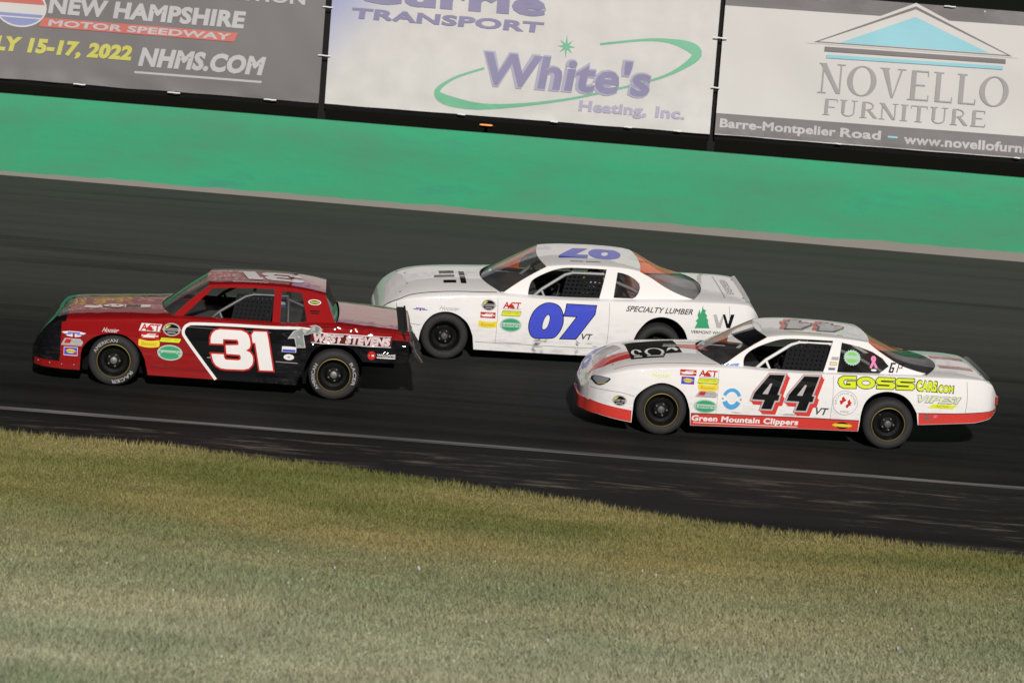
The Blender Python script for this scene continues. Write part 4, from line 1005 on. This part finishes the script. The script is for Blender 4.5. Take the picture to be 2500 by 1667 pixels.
for k, x in enumerate((-.93, -.78, -.63, -.48)):
    mb = MB().lathe([(.009, 0), (.008, -.006), (0, -.008)], 8); mb.v = [(p[0] + x, p[1] + c31['y_side'](x, .235) - .004, p[2] + .235) for p in mb.v]; c31['put'](mb, 'rivet', STEEL)
mb = MB(); mb.box((2.30, .03, .26), (2.34, .20, .46)); c31['put'](mb, 'mud_guard', LINER)

# ---- late model shell shared by 07 and 44
WHITE = paint('white paint', (.74, .715, .69), .5); ORANGE = mat('raw orange fibreglass', (.60, .125, .028), .55, var=.3, vscale=4, spec=.2)
FOIL = mat('foil shelf', (.34, .34, .35), .35, .4, var=.3, vscale=9)
fa07 = crom([(-.335, .30), (-.315, .40), (-.26, .52), (-.155, .62), (.0, .66), (.155, .625), (.295, .515), (.37, .35)], 4)
ra07 = crom([(2.475, .30), (2.495, .38), (2.55, .53), (2.68, .685), (2.85, .745), (3.035, .705), (3.165, .59), (3.225, .46)], 4)
bot07 = mono([(-1.0, .30), (-.95, .20), (-.85, .16), (-.338, .15)] + fa07 + [(.395, .165), (1.0, .163), (1.67, .162), (2.46, .17)] + ra07 + [(3.25, .30), (3.6, .33), (3.98, .36), (4.18, .42)])
F07 = ((-.8914, 42.1325, .5233), (.9952, .0967, .0148), (-.0979, .9837, .1505), (0, -.1513, .9885))
LM = dict(dent=lambda x, z: .0045 * noise.noise((x * 2.4, z * 3.5, 2)) + .0018 * noise.noise((x * 6, z * 8, 5)), W=1.86, bulge=.22, bulge_z=.45, ntop=2.15, rows=16, body_mat=WHITE, nose_mat=WHITE, hood_mat=WHITE, deck_mat=WHITE, tail_mat=WHITE, roof_mat=WHITE, lining=ORANGE, crown=.022)
P07 = dict(LM, label='white stock car with a large blue 07 on its door', tumble=.34, yb=.14, wb=2.841, frame=F07,
    plan=[(-1.0, .42), (-.95, .30), (-.85, .18), (-.7, .085), (-.5, .025), (-.3, 0), (3.2, 0), (3.7, .015), (3.95, .03), (4.10, .09), (4.18, .22)],
    zs=[(-1.0, .50), (-.95, .575), (-.85, .655), (-.65, .735), (-.45, .785), (.06, .845), (.54, .875), (.68, .885), (1.4, .885), (2.2, .90), (3.16, .945), (3.75, .955), (3.98, .945), (4.09, .89), (4.18, .76)],
    rise=[(-1.0, .03), (-.6, .09), (0, .105), (.6, .09), (1.4, .04), (3.2, .045), (4.0, .03), (4.12, .02)], bottom=bot07,
    panels=[('nose_cover', -.62, WHITE), ('front_fender', .66, WHITE), ('door', 2.14, WHITE), ('quarter_panel', 3.75, WHITE), ('rear_bumper', 4.18, WHITE)],
    apil=((.69, .885), (1.30, 1.278)), rail=[(1.2, 1.26), (1.30, 1.278), (1.46, 1.30), (1.7, 1.315), (2.0, 1.32), (2.25, 1.315), (2.46, 1.298), (2.55, 1.28), (2.7, 1.25)],
    back=[(2.55, 1.28), (2.70, 1.21), (2.89, 1.105), (3.08, 1.025), (3.27, .972)], bows=(.23, .07, .05, .20),
    door_win=crom([(1.07, .905), (1.085, 1.02), (1.13, 1.11), (1.30, 1.205), (1.46, 1.262), (1.62, 1.285), (1.97, 1.29)], 3) + [(2.105, 1.287), (2.065, 1.1), (2.02, .91), (1.5, .905)],
    q_win=[(2.25, 1.26), (2.32, 1.252), (2.40, 1.23), (2.48, 1.19), (2.545, 1.135), (2.558, 1.08), (2.54, 1.01), (2.505, .96), (2.46, .938), (2.21, .935), (2.23, 1.1)],
    shelf=FOIL, hood_front=-.72, glass=glass('windscreen lexan', (.80, .80, .78), .07), rglass=glass('clear rear lexan', (.95, .95, .95), .015, 1.13), qglass=glass('quarter lexan', (.72, .73, .74), .05),
    cage=mat('cage silver grey', (.26, .26, .255), .4), tub=mat('cockpit slate', (.13, .14, .16), .7), dash=mat('dash slate', (.04, .045, .05), .6), net=(1.53, 2.0, .89, 1.18), net_w=.014, belly=.19, gold=False,
    arches=[(0, [(-.338, .15)] + fa07 + [(.395, .165)]), (2.84, [(2.46, .17)] + ra07 + [(3.25, .30)])])
def pull(P, k, keys=('plan', 'zs', 'rise', 'bottom')):
    for q in keys: P[q] = [(-.5 + (x + .5) * k if x < -.5 else x, v) for x, v in P[q]]
pull(P07, .80)
c07 = build_car(P07); d = c07['decal']
g0 = chaikin([(1.349,0.848),(1.277,0.830),(1.203,0.781),(1.146,0.709),(1.112,0.616),(1.101,0.519),(1.121,0.440),(1.156,0.389),(1.199,0.370),(1.417,0.382),(1.467,0.412),(1.518,0.489),(1.547,0.576),(1.549,0.651),(1.529,0.741),(1.493,0.803),(1.433,0.837)], 1)
g0h = chaikin([(1.344,0.704),(1.311,0.670),(1.284,0.610),(1.272,0.529),(1.280,0.492),(1.310,0.486),(1.344,0.512),(1.366,0.566),(1.379,0.631),(1.375,0.684)], 1)
g7 = [(1.588,0.843),(1.976,0.844),(1.962,0.733),(1.734,0.389),(1.531,0.383),(1.736,0.691),(1.554,0.692),(1.575,0.744)]
NB = vd('number blue', (.055, .075, .50))
d('door_number', [([offset(g0, .011), offset(g0h, -.008)], D_black), ([g0, g0h], NB)], base=.003); d('door_number', [([offset(g7, .011)], D_black), ([g7], NB)], base=.0036)
wing(c07, -.343, .669, .24, .06); script(c07, 'Hoosier', .048, .706, .26, .055, D_grey)
bullet(c07, .555, .777, .22, .15); act(c07, .862, .79, .24, .095); redbox(c07, .553, .644, .2, .077); limebox(c07, .859, .682, .25, .07); bassett(c07, .559, .53, .24, .07); lenny(c07, .862, .53, .29, .195)
d('lettering', [(text('SPECIALTY LUMBER', 2.83, .832, .89, .075, .025, .35), D_dk)]); d('lettering', [(text('VERMONT WHOLESALE', 3.57, .572, .62, .042, .02), D_dk)])
tree = [(3.395,0.927),(3.405,0.88),(3.44,0.866),(3.43,.83),(3.462,0.795),(3.452,.77),(3.48,.735),(3.475,.71),(3.505,0.63),(3.304,0.623),(3.335,0.700),(3.309,0.716),(3.345,0.760),(3.33,.79),(3.352,0.874),(3.368,0.815),(3.384,0.862)]
d('tree_logo', [([tree], D_green)])
d('letter_logo', [([[(3.542,0.814),(3.584,0.817),(3.629,0.705),(3.663,0.80),(3.685,0.80),(3.656,0.642),(3.600,0.639)]], D_silver), ([[(3.667,0.821),(3.702,0.823),(3.749,0.697),(3.779,0.824),(3.828,0.827),(3.782,0.645),(3.733,0.643)]], D_black)])
d('lettering', [(text('VT', 1.873, .425, .15, .08, .03, .2), D_dk)])
def scuffs(dd, items, m):
    for x, z, w, h, sd in items:
        pl = [(x + w / 2 * math.cos(t) * (1 + .45 * noise.noise((sd, t * 2, 1))), z + h / 2 * math.sin(t) * (1 + .5 * noise.noise((sd, t * 3, 5)))) for t in [2 * math.pi * k / 26 for k in range(26)]]
        rs = random.Random(sd * 7 + 1); L = []
        for q in range(7):
            zz = z + h * (q / 6 - .5) + rs.uniform(-.1, .1) * h; ww = w * rs.uniform(.3, 1.0) * (1 - .5 * abs(q / 3 - 1)); x0 = x + rs.uniform(-.2, .2) * w
            L.append([ribbon([(x0 + ww * (k / 8 - .5), zz + .004 * noise.noise((sd, q, k * .6))) for k in range(9)], lambda t: max(.0015, h / 8 * rs.uniform(.5, 1.3) * math.sin(math.pi * min(.97, max(.03, t)))))])
        dd('scuff_mark', [(l_, m) for l_ in L], base=.0045, res=0, step=.0003)
scuffs(d, [(1.245, .325, .17, .08, 1), (1.765, .325, .08, .07, 2), (1.22, .255, .17, .015, 3), (1.19, .205, .08, .05, 41)], D_scuff); scuffs(d, [(1.33, .335, .08, .04, 4), (1.19, .205, .07, .07, 5), (1.76, .215, .08, .08, 6), (1.30, .185, .07, .03, 7), (1.92, .335, .12, .012, 8), (2.0, .30, .1, .012, 9), (.9, .29, .3, .008, 10)], D_scuff2)
d('roof_number', [(roofnum([g0, g0h], 1.93, .93, 1.0, 1.25, 1.54, .615), NB)], 'roof', .005); d('roof_number', [(roofnum([g7], 1.93, .93, 1.0, 1.25, 1.54, .615), NB)], 'roof', .005)
squiggle(c07, 1.72, .45, .17, .035, D_navy); squiggle(c07, 1.94, .45, .19, .035, D_navy, seed=2)
for r_ in (rect(.04, 1.06, .20, .15), rect(.0, .83, .27, .11), rect(.06, .55, .17, .13), rect(.24, .98, .075, .22), rect(.24, .64, .075, .36)):
    d('hood_lettering', [([r_], D_black)], 'top', .004)
d('hood_seam', [([ribbon(crom([(-.86, .26), (-.64, .13), (-.45, .145), (.0, .15), (.4, .14), (.66, .13)], 4), lambda t: .018)], D_black)], 'top', .0035)
d('deck_lettering', [([[(q[1] - .93 + 3.83, q[0] - 3.8 + .93) for q in l] for l in text('EVERGREEN', 3.8, .93, .8, .1, .0)], D_grey)], 'top', .004)
d('deck_seam', [([ribbon([(3.72, .3), (3.72, 1.56)], lambda t: .012)], D_grey)], 'top', .0035)
c07['hoodpins']([(-.6, .35), (-.6, 1.5), (-.5, .62), (-.5, 1.24), (3.98, .4), (3.98, 1.46)])
mb = MB(); mb.grid([[(3.985 + .06 * t, y, c07['z_top'](3.985, y) - .004 + .028 * t) for y in [.2 + 1.46 * k / 20 for k in range(21)]] for t in (0, .5, 1)]); mb.grid([[(3.979 + .06 * t, y, c07['z_top'](3.985, y) - .004 + .028 * t) for y in [.2 + 1.46 * k / 20 for k in range(21)][::-1]] for t in (0, .5, 1)])
c07['put'](mb, 'spoiler', mat('spoiler clear white', (.55, .54, .52), .35))
driver(c07, 'person in a dark suit and pale helmet driving the white 07 car', [mat('helmet pale', (.5, .5, .52), .25, coat=.6), mat('visor', (.02, .02, .02), .1), mat('helmet lime', (.5, .5, .06), .3, coat=.5)], mat('dark race suit', (.02, .021, .026), .85))

# ---- car 44
fa44 = crom([(-.35, .30), (-.33, .46), (-.20, .59), (-.03, .655), (.145, .62), (.275, .515), (.345, .34)], 4)
ra44 = crom([(2.437, .29), (2.445, .44), (2.485, .58), (2.585, .68), (2.745, .725), (2.915, .70), (3.035, .62), (3.13, .48)], 4)
bot44 = mono([(-1.0, .21), (-.95, .20), (-.85, .195), (-.352, .14)] + fa44 + [(.37, .15), (1.0, .17), (1.55, .19), (2.43, .21)] + ra44 + [(3.155, .34), (3.5, .37), (3.87, .40), (4.05, .44), (4.16, .50)])
F44 = ((1.8756, 38.7956, .1571), (.9973, .0734, .0064), (-.0737, .9935, .0869), (0, -.0872, .9962))
P44 = dict(LM, label='white stock car numbered 44 with a red lower band and lime lettering', tumble=.52, yb=.115, wb=2.795, frame=F44,
    plan=[(-1.0, .46), (-.95, .34), (-.85, .20), (-.7, .09), (-.5, .025), (-.3, 0), (3.2, 0), (3.7, .02), (3.95, .07), (4.08, .15), (4.16, .30)],
    zs=[(-1.0, .47), (-.95, .545), (-.85, .625), (-.59, .715), (-.43, .76), (-.15, .80), (.3, .84), (.65, .862), (.95, .875), (1.5, .868), (2.6, .90), (2.95, .91), (3.64, .925), (3.9, .915), (4.05, .86), (4.16, .70)],
    rise=[(-1.0, .03), (-.6, .09), (0, .105), (.6, .085), (1.4, .04), (3.2, .045), (4.0, .03), (4.16, .02)], bottom=bot44,
    panels=[('nose_cover', -.62, WHITE), ('front_fender', .66, WHITE), ('door', 2.06, WHITE), ('quarter_panel', 3.72, WHITE), ('rear_bumper', 4.16, WHITE)],
    apil=((.68, .868), (1.25, 1.245)), rail=[(1.15, 1.22), (1.25, 1.245), (1.47, 1.278), (1.7, 1.29), (2.07, 1.288), (2.3, 1.277), (2.51, 1.26), (2.7, 1.23)],
    back=[(2.51, 1.26), (2.64, 1.17), (2.89, 1.035), (3.1, .975), (3.22, .955)], bows=(.23, .07, .05, .24),
    door_win=crom([(.97, .885), (.975, 1.005), (1.08, 1.105), (1.30, 1.20), (1.47, 1.243), (1.70, 1.255)], 3) + [(2.07, 1.258), (2.01, 1.07), (1.95, .89), (1.5, .878)],
    q_win=[(2.175, 1.245), (2.15, 1.07), (2.12, .905), (2.4, .908), (2.63, .913), (2.69, .955), (2.76, 1.01), (2.68, 1.095), (2.56, 1.16), (2.38, 1.213)],
    shelf=BLK, hood_front=-.72, glass=glass('windscreen lexan', (.80, .80, .78), .07), rglass=glass('clear rear lexan', (.95, .95, .95), .015, 1.13), qglass=glass('dark quarter lexan', (.45, .46, .46), .03),
    cage=mat('cage white', (.62, .61, .59), .4), tub=DARK, dash=DARK, net=(1.47, 1.93, .885, 1.19), belly=.2, gold=True,
    arches=[(0, [(-.352, .14)] + fa44 + [(.37, .15)]), (2.8, [(2.43, .21)] + ra44 + [(3.155, .34)])])
pull(P44, .84)
P44['valance'] = (vd('trim red', (.56, .045, .035)), .20, .33, -.78)
c44 = build_car(P44); d = c44['decal']
TR = vd('trim red', (.56, .045, .035))
d('lower_trim', [([[(-.915, .235), (-.915, .335), (-.85, .345), (-.362, .292), (-.358, .148), (-.80, .20)]], TR)], base=.0035, res=.04)
d('lower_trim', [([[(.362, .30), (1.53, .33), (2.428, .342), (2.425, .214), (1.55, .194), (.372, .155)]], TR), ([[(.362, .302), (1.53, .332), (2.428, .344), (2.428, .352), (1.53, .34), (.362, .31)]], D_black)], base=.0035, res=.06)
d('lower_trim', [([[(3.15, .48), (3.6, .50), (4.155, .54), (4.155, .505), (4.05, .445), (3.87, .405), (3.5, .375), (3.162, .345)]], TR), ([[(3.145, .482), (3.6, .502), (4.155, .542), (4.155, .55), (3.6, .51), (3.14, .49)]], D_black)], base=.0035, res=.05)
d('lettering', [(text('Green Mountain Clippers', 1.03, .252, 1.31, .095, .04, .1, 1.02, .022), D_white), ([[(.40, .188), (1.68, .214), (1.68, .222), (.40, .196)]], D_white)], base=.006)
g4 = [(1.287,0.839),(1.472,0.845),(1.398,0.604),(1.427,0.599),(1.412,0.532),(1.371,0.529),(1.338,0.419),(1.213,0.416),(1.248,0.528),(1.092,0.528),(1.116,0.608)]
g4 = [(x * 1.0, z) for x, z in g4]
skew = lambda l, dx=0, dz=0: [(x + dx, z + dz) for x, z in l]
g4h = [(1.302,0.734),(1.326,0.734),(1.280,0.601),(1.213,0.602)]
d('door_number', [([skew(offset(g4, .020), .040, -.045)], TR), ([skew(offset(g4, .020), .027, -.03)], TR), ([skew(offset(g4, .020), .014, -.015)], TR), ([offset(g4, .024)], D_red), ([offset(g4, .019)], D_silver), ([g4], D_black), ([g4h], D_silver)], base=.003, step=.0007)
g4b, g4hb = skew(g4, .423, .008), skew(g4h, .423, .008)
d('door_number', [([skew(offset(g4b, .020), .040, -.045)], TR), ([skew(offset(g4b, .020), .027, -.03)], TR), ([skew(offset(g4b, .020), .014, -.015)], TR), ([offset(g4b, .024)], D_red), ([offset(g4b, .019)], D_silver), ([g4b], D_black), ([g4hb], D_silver)], base=.0065, step=.0007)
gG = [(2.349,0.883),(2.352,0.848),(2.222,0.843),(2.196,0.824),(2.196,0.793),(2.215,0.773),(2.284,0.774),(2.285,0.793),(2.241,0.792),(2.242,0.818),(2.348,0.822),(2.354,0.742),(2.205,0.735),(2.155,0.756),(2.129,0.799),(2.139,0.845),(2.191,0.879)]
gS = [(2.826,0.893),(2.829,0.861),(2.661,0.857),(2.648,0.847),(2.662,0.839),(2.800,0.839),(2.832,0.824),(2.836,0.786),(2.808,0.760),(2.609,0.754),(2.607,0.789),(2.757,0.791),(2.769,0.803),(2.755,0.809),(2.631,0.807),(2.598,0.826),(2.598,0.864),(2.623,0.889)]
gO, gOh = ell(2.473, .814, .112, .070), ell(2.473, .814, .055, .030)
for L in ([gG], [gO, gOh], [gS], [skew(gS, .24, .004)]):
    bk = [offset(L[0], .009)] + ([offset(L[1], -.007)] if len(L) > 1 else [])
    d('lettering', [(bk, D_black), (L, D_lime)], base=.003)
for tx, x, z, w, h in (('CARS', 3.225, .822, .25, .125), ('.COM', 3.455, .80, .20, .085)):
    d('lettering', [(text(tx, x, z, w + .02, h + .02, .10), D_black), (text(tx, x, z, w, h, .06), D_lime)], base=.003)
d('lettering', [(text('VIPES!', 3.37, .665, .56, .10, .09, .6), D_grey), (text('VIPES!', 3.37, .667, .535, .08, .03, .6), vd('pale lime', (.62, .64, .42)))]); d('lettering', [([rect(3.44, .585, .31, .05, .06)], D_lime), (text('NOW', 3.44, .585, .16, .034, .01, .6), D_gold)])
d('sponsor_sticker', [([ell(2.237, .555, .153, .15)], D_grey), ([ell(2.237, .555, .147, .144)], D_white), ([[(2.18, .53), (2.165, .58), (2.195, .585), (2.19, .615), (2.215, .635), (2.235, .60), (2.255, .60), (2.235, .575), (2.21, .56), (2.2, .54)]], D_red), ([[(2.25, .50), (2.245, .525), (2.27, .55), (2.265, .58), (2.29, .605), (2.30, .575), (2.32, .56), (2.30, .545), (2.315, .53), (2.285, .52), (2.27, .495)]], D_red)])
def ringtext(cx0, cz0, rad, txt, h, a0, m):
    L = text(txt, 0, 0, R(a0) * rad, h, .0)
    return [[(cx0 + (rad + v) * math.sin(u / rad), cz0 + (rad + v) * math.cos(u / rad)) for u, v in l] for l in L]
d('lettering', [(ringtext(2.237, .555, .118, 'BROWNS RIVER', .026, 200, D_grey), D_grey), (text('MAPLE', 2.237, .447, .10, .022, .01), D_grey)], base=.006)
d('lettering', [([[(2.755, .94), (2.79, 1.055), (2.85, 1.055), (2.845, 1.037), (2.806, 1.037), (2.780, .957), (2.80, .957), (2.808, .985), (2.793, .985), (2.798, 1.002), (2.832, 1.002), (2.812, .94)]], D_black), ([[(2.85, .945), (2.885, 1.05), (2.94, 1.05), (2.925, .995), (2.88, .995), (2.885, 1.003), (2.915, 1.003), (2.927, 1.04), (2.893, 1.04), (2.862, .945)]], D_black)], 'cabin')
d('sponsor_sticker', [([ell(2.226, .274, .125, .032)], D_gold), ([ell(2.226, .274, .08, .042, 20)], D_black), ([ell(2.226, .274, .115, .02)], D_yel)], base=.006)
d('lettering', [(text('VT', 1.95, .432, .16, .09, .03, .3), D_dk)], base=.0035)
script(c44, 'Hoosier', -.03, .75, .23, .05, D_lime); redbox(c44, .29, .80, .2, .07); act(c44, .535, .805, .23, .085); fuelbox(c44, .291, .695, .17, .125); limebox(c44, .541, .712, .245, .066); bassett(c44, .542, .645, .235, .068); arrowbox(c44, .534, .552, .28, .078); lenny(c44, .53, .402, .29, .17); bullet(c44, -.516, .40, .2, .135)
d('sponsor_sticker', [([arcband(.845, .50, .122, .145, .042, 25, 155)], D_cyan), ([arcband(.845, .53, .122, .145, .06, 205, 335)], D_cyan), ([rect(.735, .515, .022, .02)], D_grey), ([rect(.955, .515, .022, .02)], D_grey)])
d('sponsor_sticker', [([[(.74, .895), (.76, .93), (.80, .93), (.83, .92), (.86, .93), (.92, .935), (.90, .90), (.86, .885), (.78, .885)]], vd('periwinkle', (.16, .24, .55)))], 'cabin')
gear = [(2.307 + (.108 if k % 2 else .094) * math.cos(R(k * 9)), 1.08 + (.092 if k % 2 else .08) * math.sin(R(k * 9))) for k in range(40)]
d('window_sticker', [([gear], D_pgreen), ([ell(2.307, 1.08, .075, .063)], D_lgreen), ([rect(2.307, 1.085, .19, .04)], D_pgreen)], 'cabin', -.004)
rbn = ribbon(crom([(2.535, .975), (2.56, 1.03), (2.588, 1.08), (2.572, 1.105), (2.556, 1.08), (2.585, 1.03), (2.612, .98)], 4), lambda t: .026)
d('window_sticker', [([ribbon(crom([(2.535, .975), (2.56, 1.03), (2.59, 1.08), (2.572, 1.11)], 4), lambda t: .028)], D_pink), ([ribbon(crom([(2.572, 1.11), (2.553, 1.08), (2.583, 1.03), (2.612, .98)], 4), lambda t: .028)], D_pink), ([ell(2.575, .955, .035, .012)], D_white)], 'cabin', -.004)
for x, z, m1, m2 in ((2.095, 1.06, D_silver, D_grey), (2.075, 1.0, D_gold, D_white), (2.055, .94, D_silver, D_navy)):
    d('sponsor_sticker', [([rect(x, z, .09, .038, .01)], m1), ([rect(x, z, .07, .014, .01)], m2)], 'cabin')
scuffs(d, [(3.27, .43, .12, .1, 31), (3.86, .47, .02, .06, 32), (-.86, .28, .1, .06, 36)], D_scuff); scuffs(d, [(3.36, .46, .09, .03, 33), (1.6, .37, .3, .02, 34), (.9, .35, .2, .012, 35), (2.5, .75, .06, .01, 37)], D_scuff2)
hl = chaikin([(-.875,0.615),(-.815,0.662),(-.670,0.662),(-.629,0.652),(-.696,0.578),(-.775,0.538),(-.825,0.557)], 1)
d('headlight', [([hl], mat('headlight sticker dark', (.03, .03, .035), .2, coat=.8)), ([[(x * .8 - .15, z * .75 + .16) for x, z in hl]], mat('headlight sticker glint', (.20, .22, .24), .2, coat=.8)), ([[(-.80, .552), (-.70, .585), (-.68, .60), (-.78, .57)]], D_gold)], base=.004, res=.03)
# hood stripe and lettering
d('hood_stripe', [([[(-.88, .62), (-.72, .42), (-.36, .42), (-.36, .80), (-.72, .78)]], TR)], 'top', .0035, .05); d('hood_stripe', [([[(.26, .92), (.62, .78), (.50, 1.15), (.26, 1.12)]], TR)], 'top', .0035, .05)
d('hood_panel', [([[(-.38, .36), (.02, .37), (.06, .55), (.27, .62), (.24, 1.45), (-.38, 1.3)]], mat('hood black', (.008, .008, .008), .6, spec=.05))], 'top', .004, .06)
d('hood_lettering', [([arcband(-.07, .64, .12, .22, .035, -50, 230)], D_white), ([rect(-.08, .44, .2, .035)], D_white)], 'top', .006); d('hood_lettering', [([[(.08, .66), (.16, .82), (.2, .68), (.24, .78), (.2, .9), (.12, .88)]], D_white), ([rect(.16, .97, .2, .03)], D_white), ([rect(.16, 1.06, .16, .03)], D_white)], 'top', .006); d('hood_lettering', [([arcband(-.29, .66, .065, .17, .035, 0, 300)], D_white), ([rect(-.29, .44, .1, .05)], D_white)], 'top', .006)
d('hood_seam', [([ribbon(crom([(-.60, .17), (-.43, .15), (-.25, .15), (.0, .15), (.3, .145), (.64, .135)], 4), lambda t: .010)], D_red)], 'top', .0035)
for k in (0, 1):
    gg = skew(g4, .423 * k); 
    L1 = roofnum([gg], 1.92, .93, .95, 1.35, 1.49, .63); L2 = roofnum([offset(gg, .03)], 1.92, .93, .95, 1.35, 1.49, .63); L3 = roofnum([skew(offset(gg, .03), .05, -.04)], 1.92, .93, .95, 1.35, 1.49, .63)
    d('roof_number', [(L3, TR), (L2, D_black), (L1, D_silver)], 'roof', .004 + .004 * k)
squiggle(c44, 1.66, .45, .20, .04, D_lime); squiggle(c44, 1.87, .45, .17, .04, D_lime, seed=2); d('roof_sticker', [([rect(2.18, .47, .07, .045)], D_lime)], 'roof', .005)
d('deck_stripe', [([rect(3.68, .62, .42, .16)], vd('faded red', (.45, .15, .14))), ([rect(3.68, .62, .42, .015)], D_white)], 'top', .004); d('deck_stripe', [([rect(3.68, 1.24, .42, .16)], vd('faded red', (.45, .15, .14)))], 'top', .004)
# sun strip on the windscreen
rows = [r_ for r_ in c44['ws'][-4:]]; mb = MB(); mb.grid([[(p[0] - .006, p[1], p[2] + .006) for p in r_[:9]] for r_ in rows]); c44['put'](mb, 'sun_strip', D_black, 50)
c44['hoodpins']([(-.6, .35), (-.6, 1.5), (3.95, .4), (3.95, 1.46)])
mb = MB(); ysp = [.2 + 1.46 * k / 20 for k in range(21)]
mb.grid([[(3.985 + .05 * t, y, c44['z_top'](3.985, y) - .004 + .025 * t) for y in ysp] for t in (0, .5, 1)]); mb.grid([[(3.979 + .05 * t, y, c44['z_top'](3.985, y) - .004 + .025 * t) for y in ysp[::-1]] for t in (0, .5, 1)]); c44['put'](mb, 'spoiler', mat('spoiler smoked', (.06, .06, .06), .3))
for y in (.35, 1.51):
    mb = MB().box((4.10, y - .1, .60), (4.17, y + .1, .70)); c44['put'](mb, 'tail_light', mat('tail light red', (.25, .03, .02), .25, coat=.6))
driver(c44, 'person in a dark suit and black helmet driving the white 44 car', [mat('helmet dark', (.02, .02, .022), .25, coat=.6), mat('visor', (.02, .02, .02), .1), mat('helmet stripe', (.3, .06, .05), .3, coat=.5)], mat('black race suit', (.012, .012, .013), .85))
driver(c31, 'person in a dark red suit and blue helmet driving the red 31 car', [mat('helmet blue', (.06, .08, .2), .25, coat=.6), mat('visor', (.02, .02, .02), .1), mat('helmet white band', (.4, .4, .42), .3, coat=.5)], mat('dark red race suit', (.05, .01, .012), .85))

SEAM = mat('seam shadow grey', (.16, .15, .14), .8, spec=.1)
def seam(cc_, pts, w=.006, m=SEAM, base=.0022):
    cc_['decal']('panel_seam', [([ribbon(crom(pts, 4), lambda t: w)], m)], base=base, res=.05)
seam(c07, [(.41, .275), (1.0, .272), (1.7, .27), (2.44, .272)]); seam(c07, [(-.66, .72), (-.63, .6), (-.60, .50), (-.33, .46)]); seam(c07, [(3.75, .93), (3.77, .7), (3.75, .40)], .005); seam(c07, [(.67, .87), (.68, .6), (.675, .28)], .004); seam(c07, [(2.15, .89), (2.16, .6), (2.15, .28)], .004)
seam(c44, [(-.86, .50), (-.7, .505), (-.5, .50), (-.345, .47)], .005); seam(c44, [(3.72, .90), (3.74, .7), (3.73, .52)], .005); seam(c44, [(2.07, .87), (2.08, .6), (2.07, .35)], .004); seam(c44, [(.66, .86), (.67, .6), (.665, .32)], .003)
seam(c31, [(.45, .275), (.9, .27), (1.24, .262)], .007, mat('seam dark red', (.05, .004, .004), .8)); seam(c31, [(.63, .86), (.64, .6), (.64, .28)], .005, MATS['seam dark red'])
seam(c31, [(.86, .805), (1.3, .80), (1.9, .80)], .006, mat('seam edge grey', (.12, .12, .125), .5), .0085); seam(c31, [(1.14, .44), (1.2, .442)], .008, D_silver, .0085); seam(c31, [(1.98, .445), (2.1, .442), (2.25, .44)], .007, D_silver, .0085)
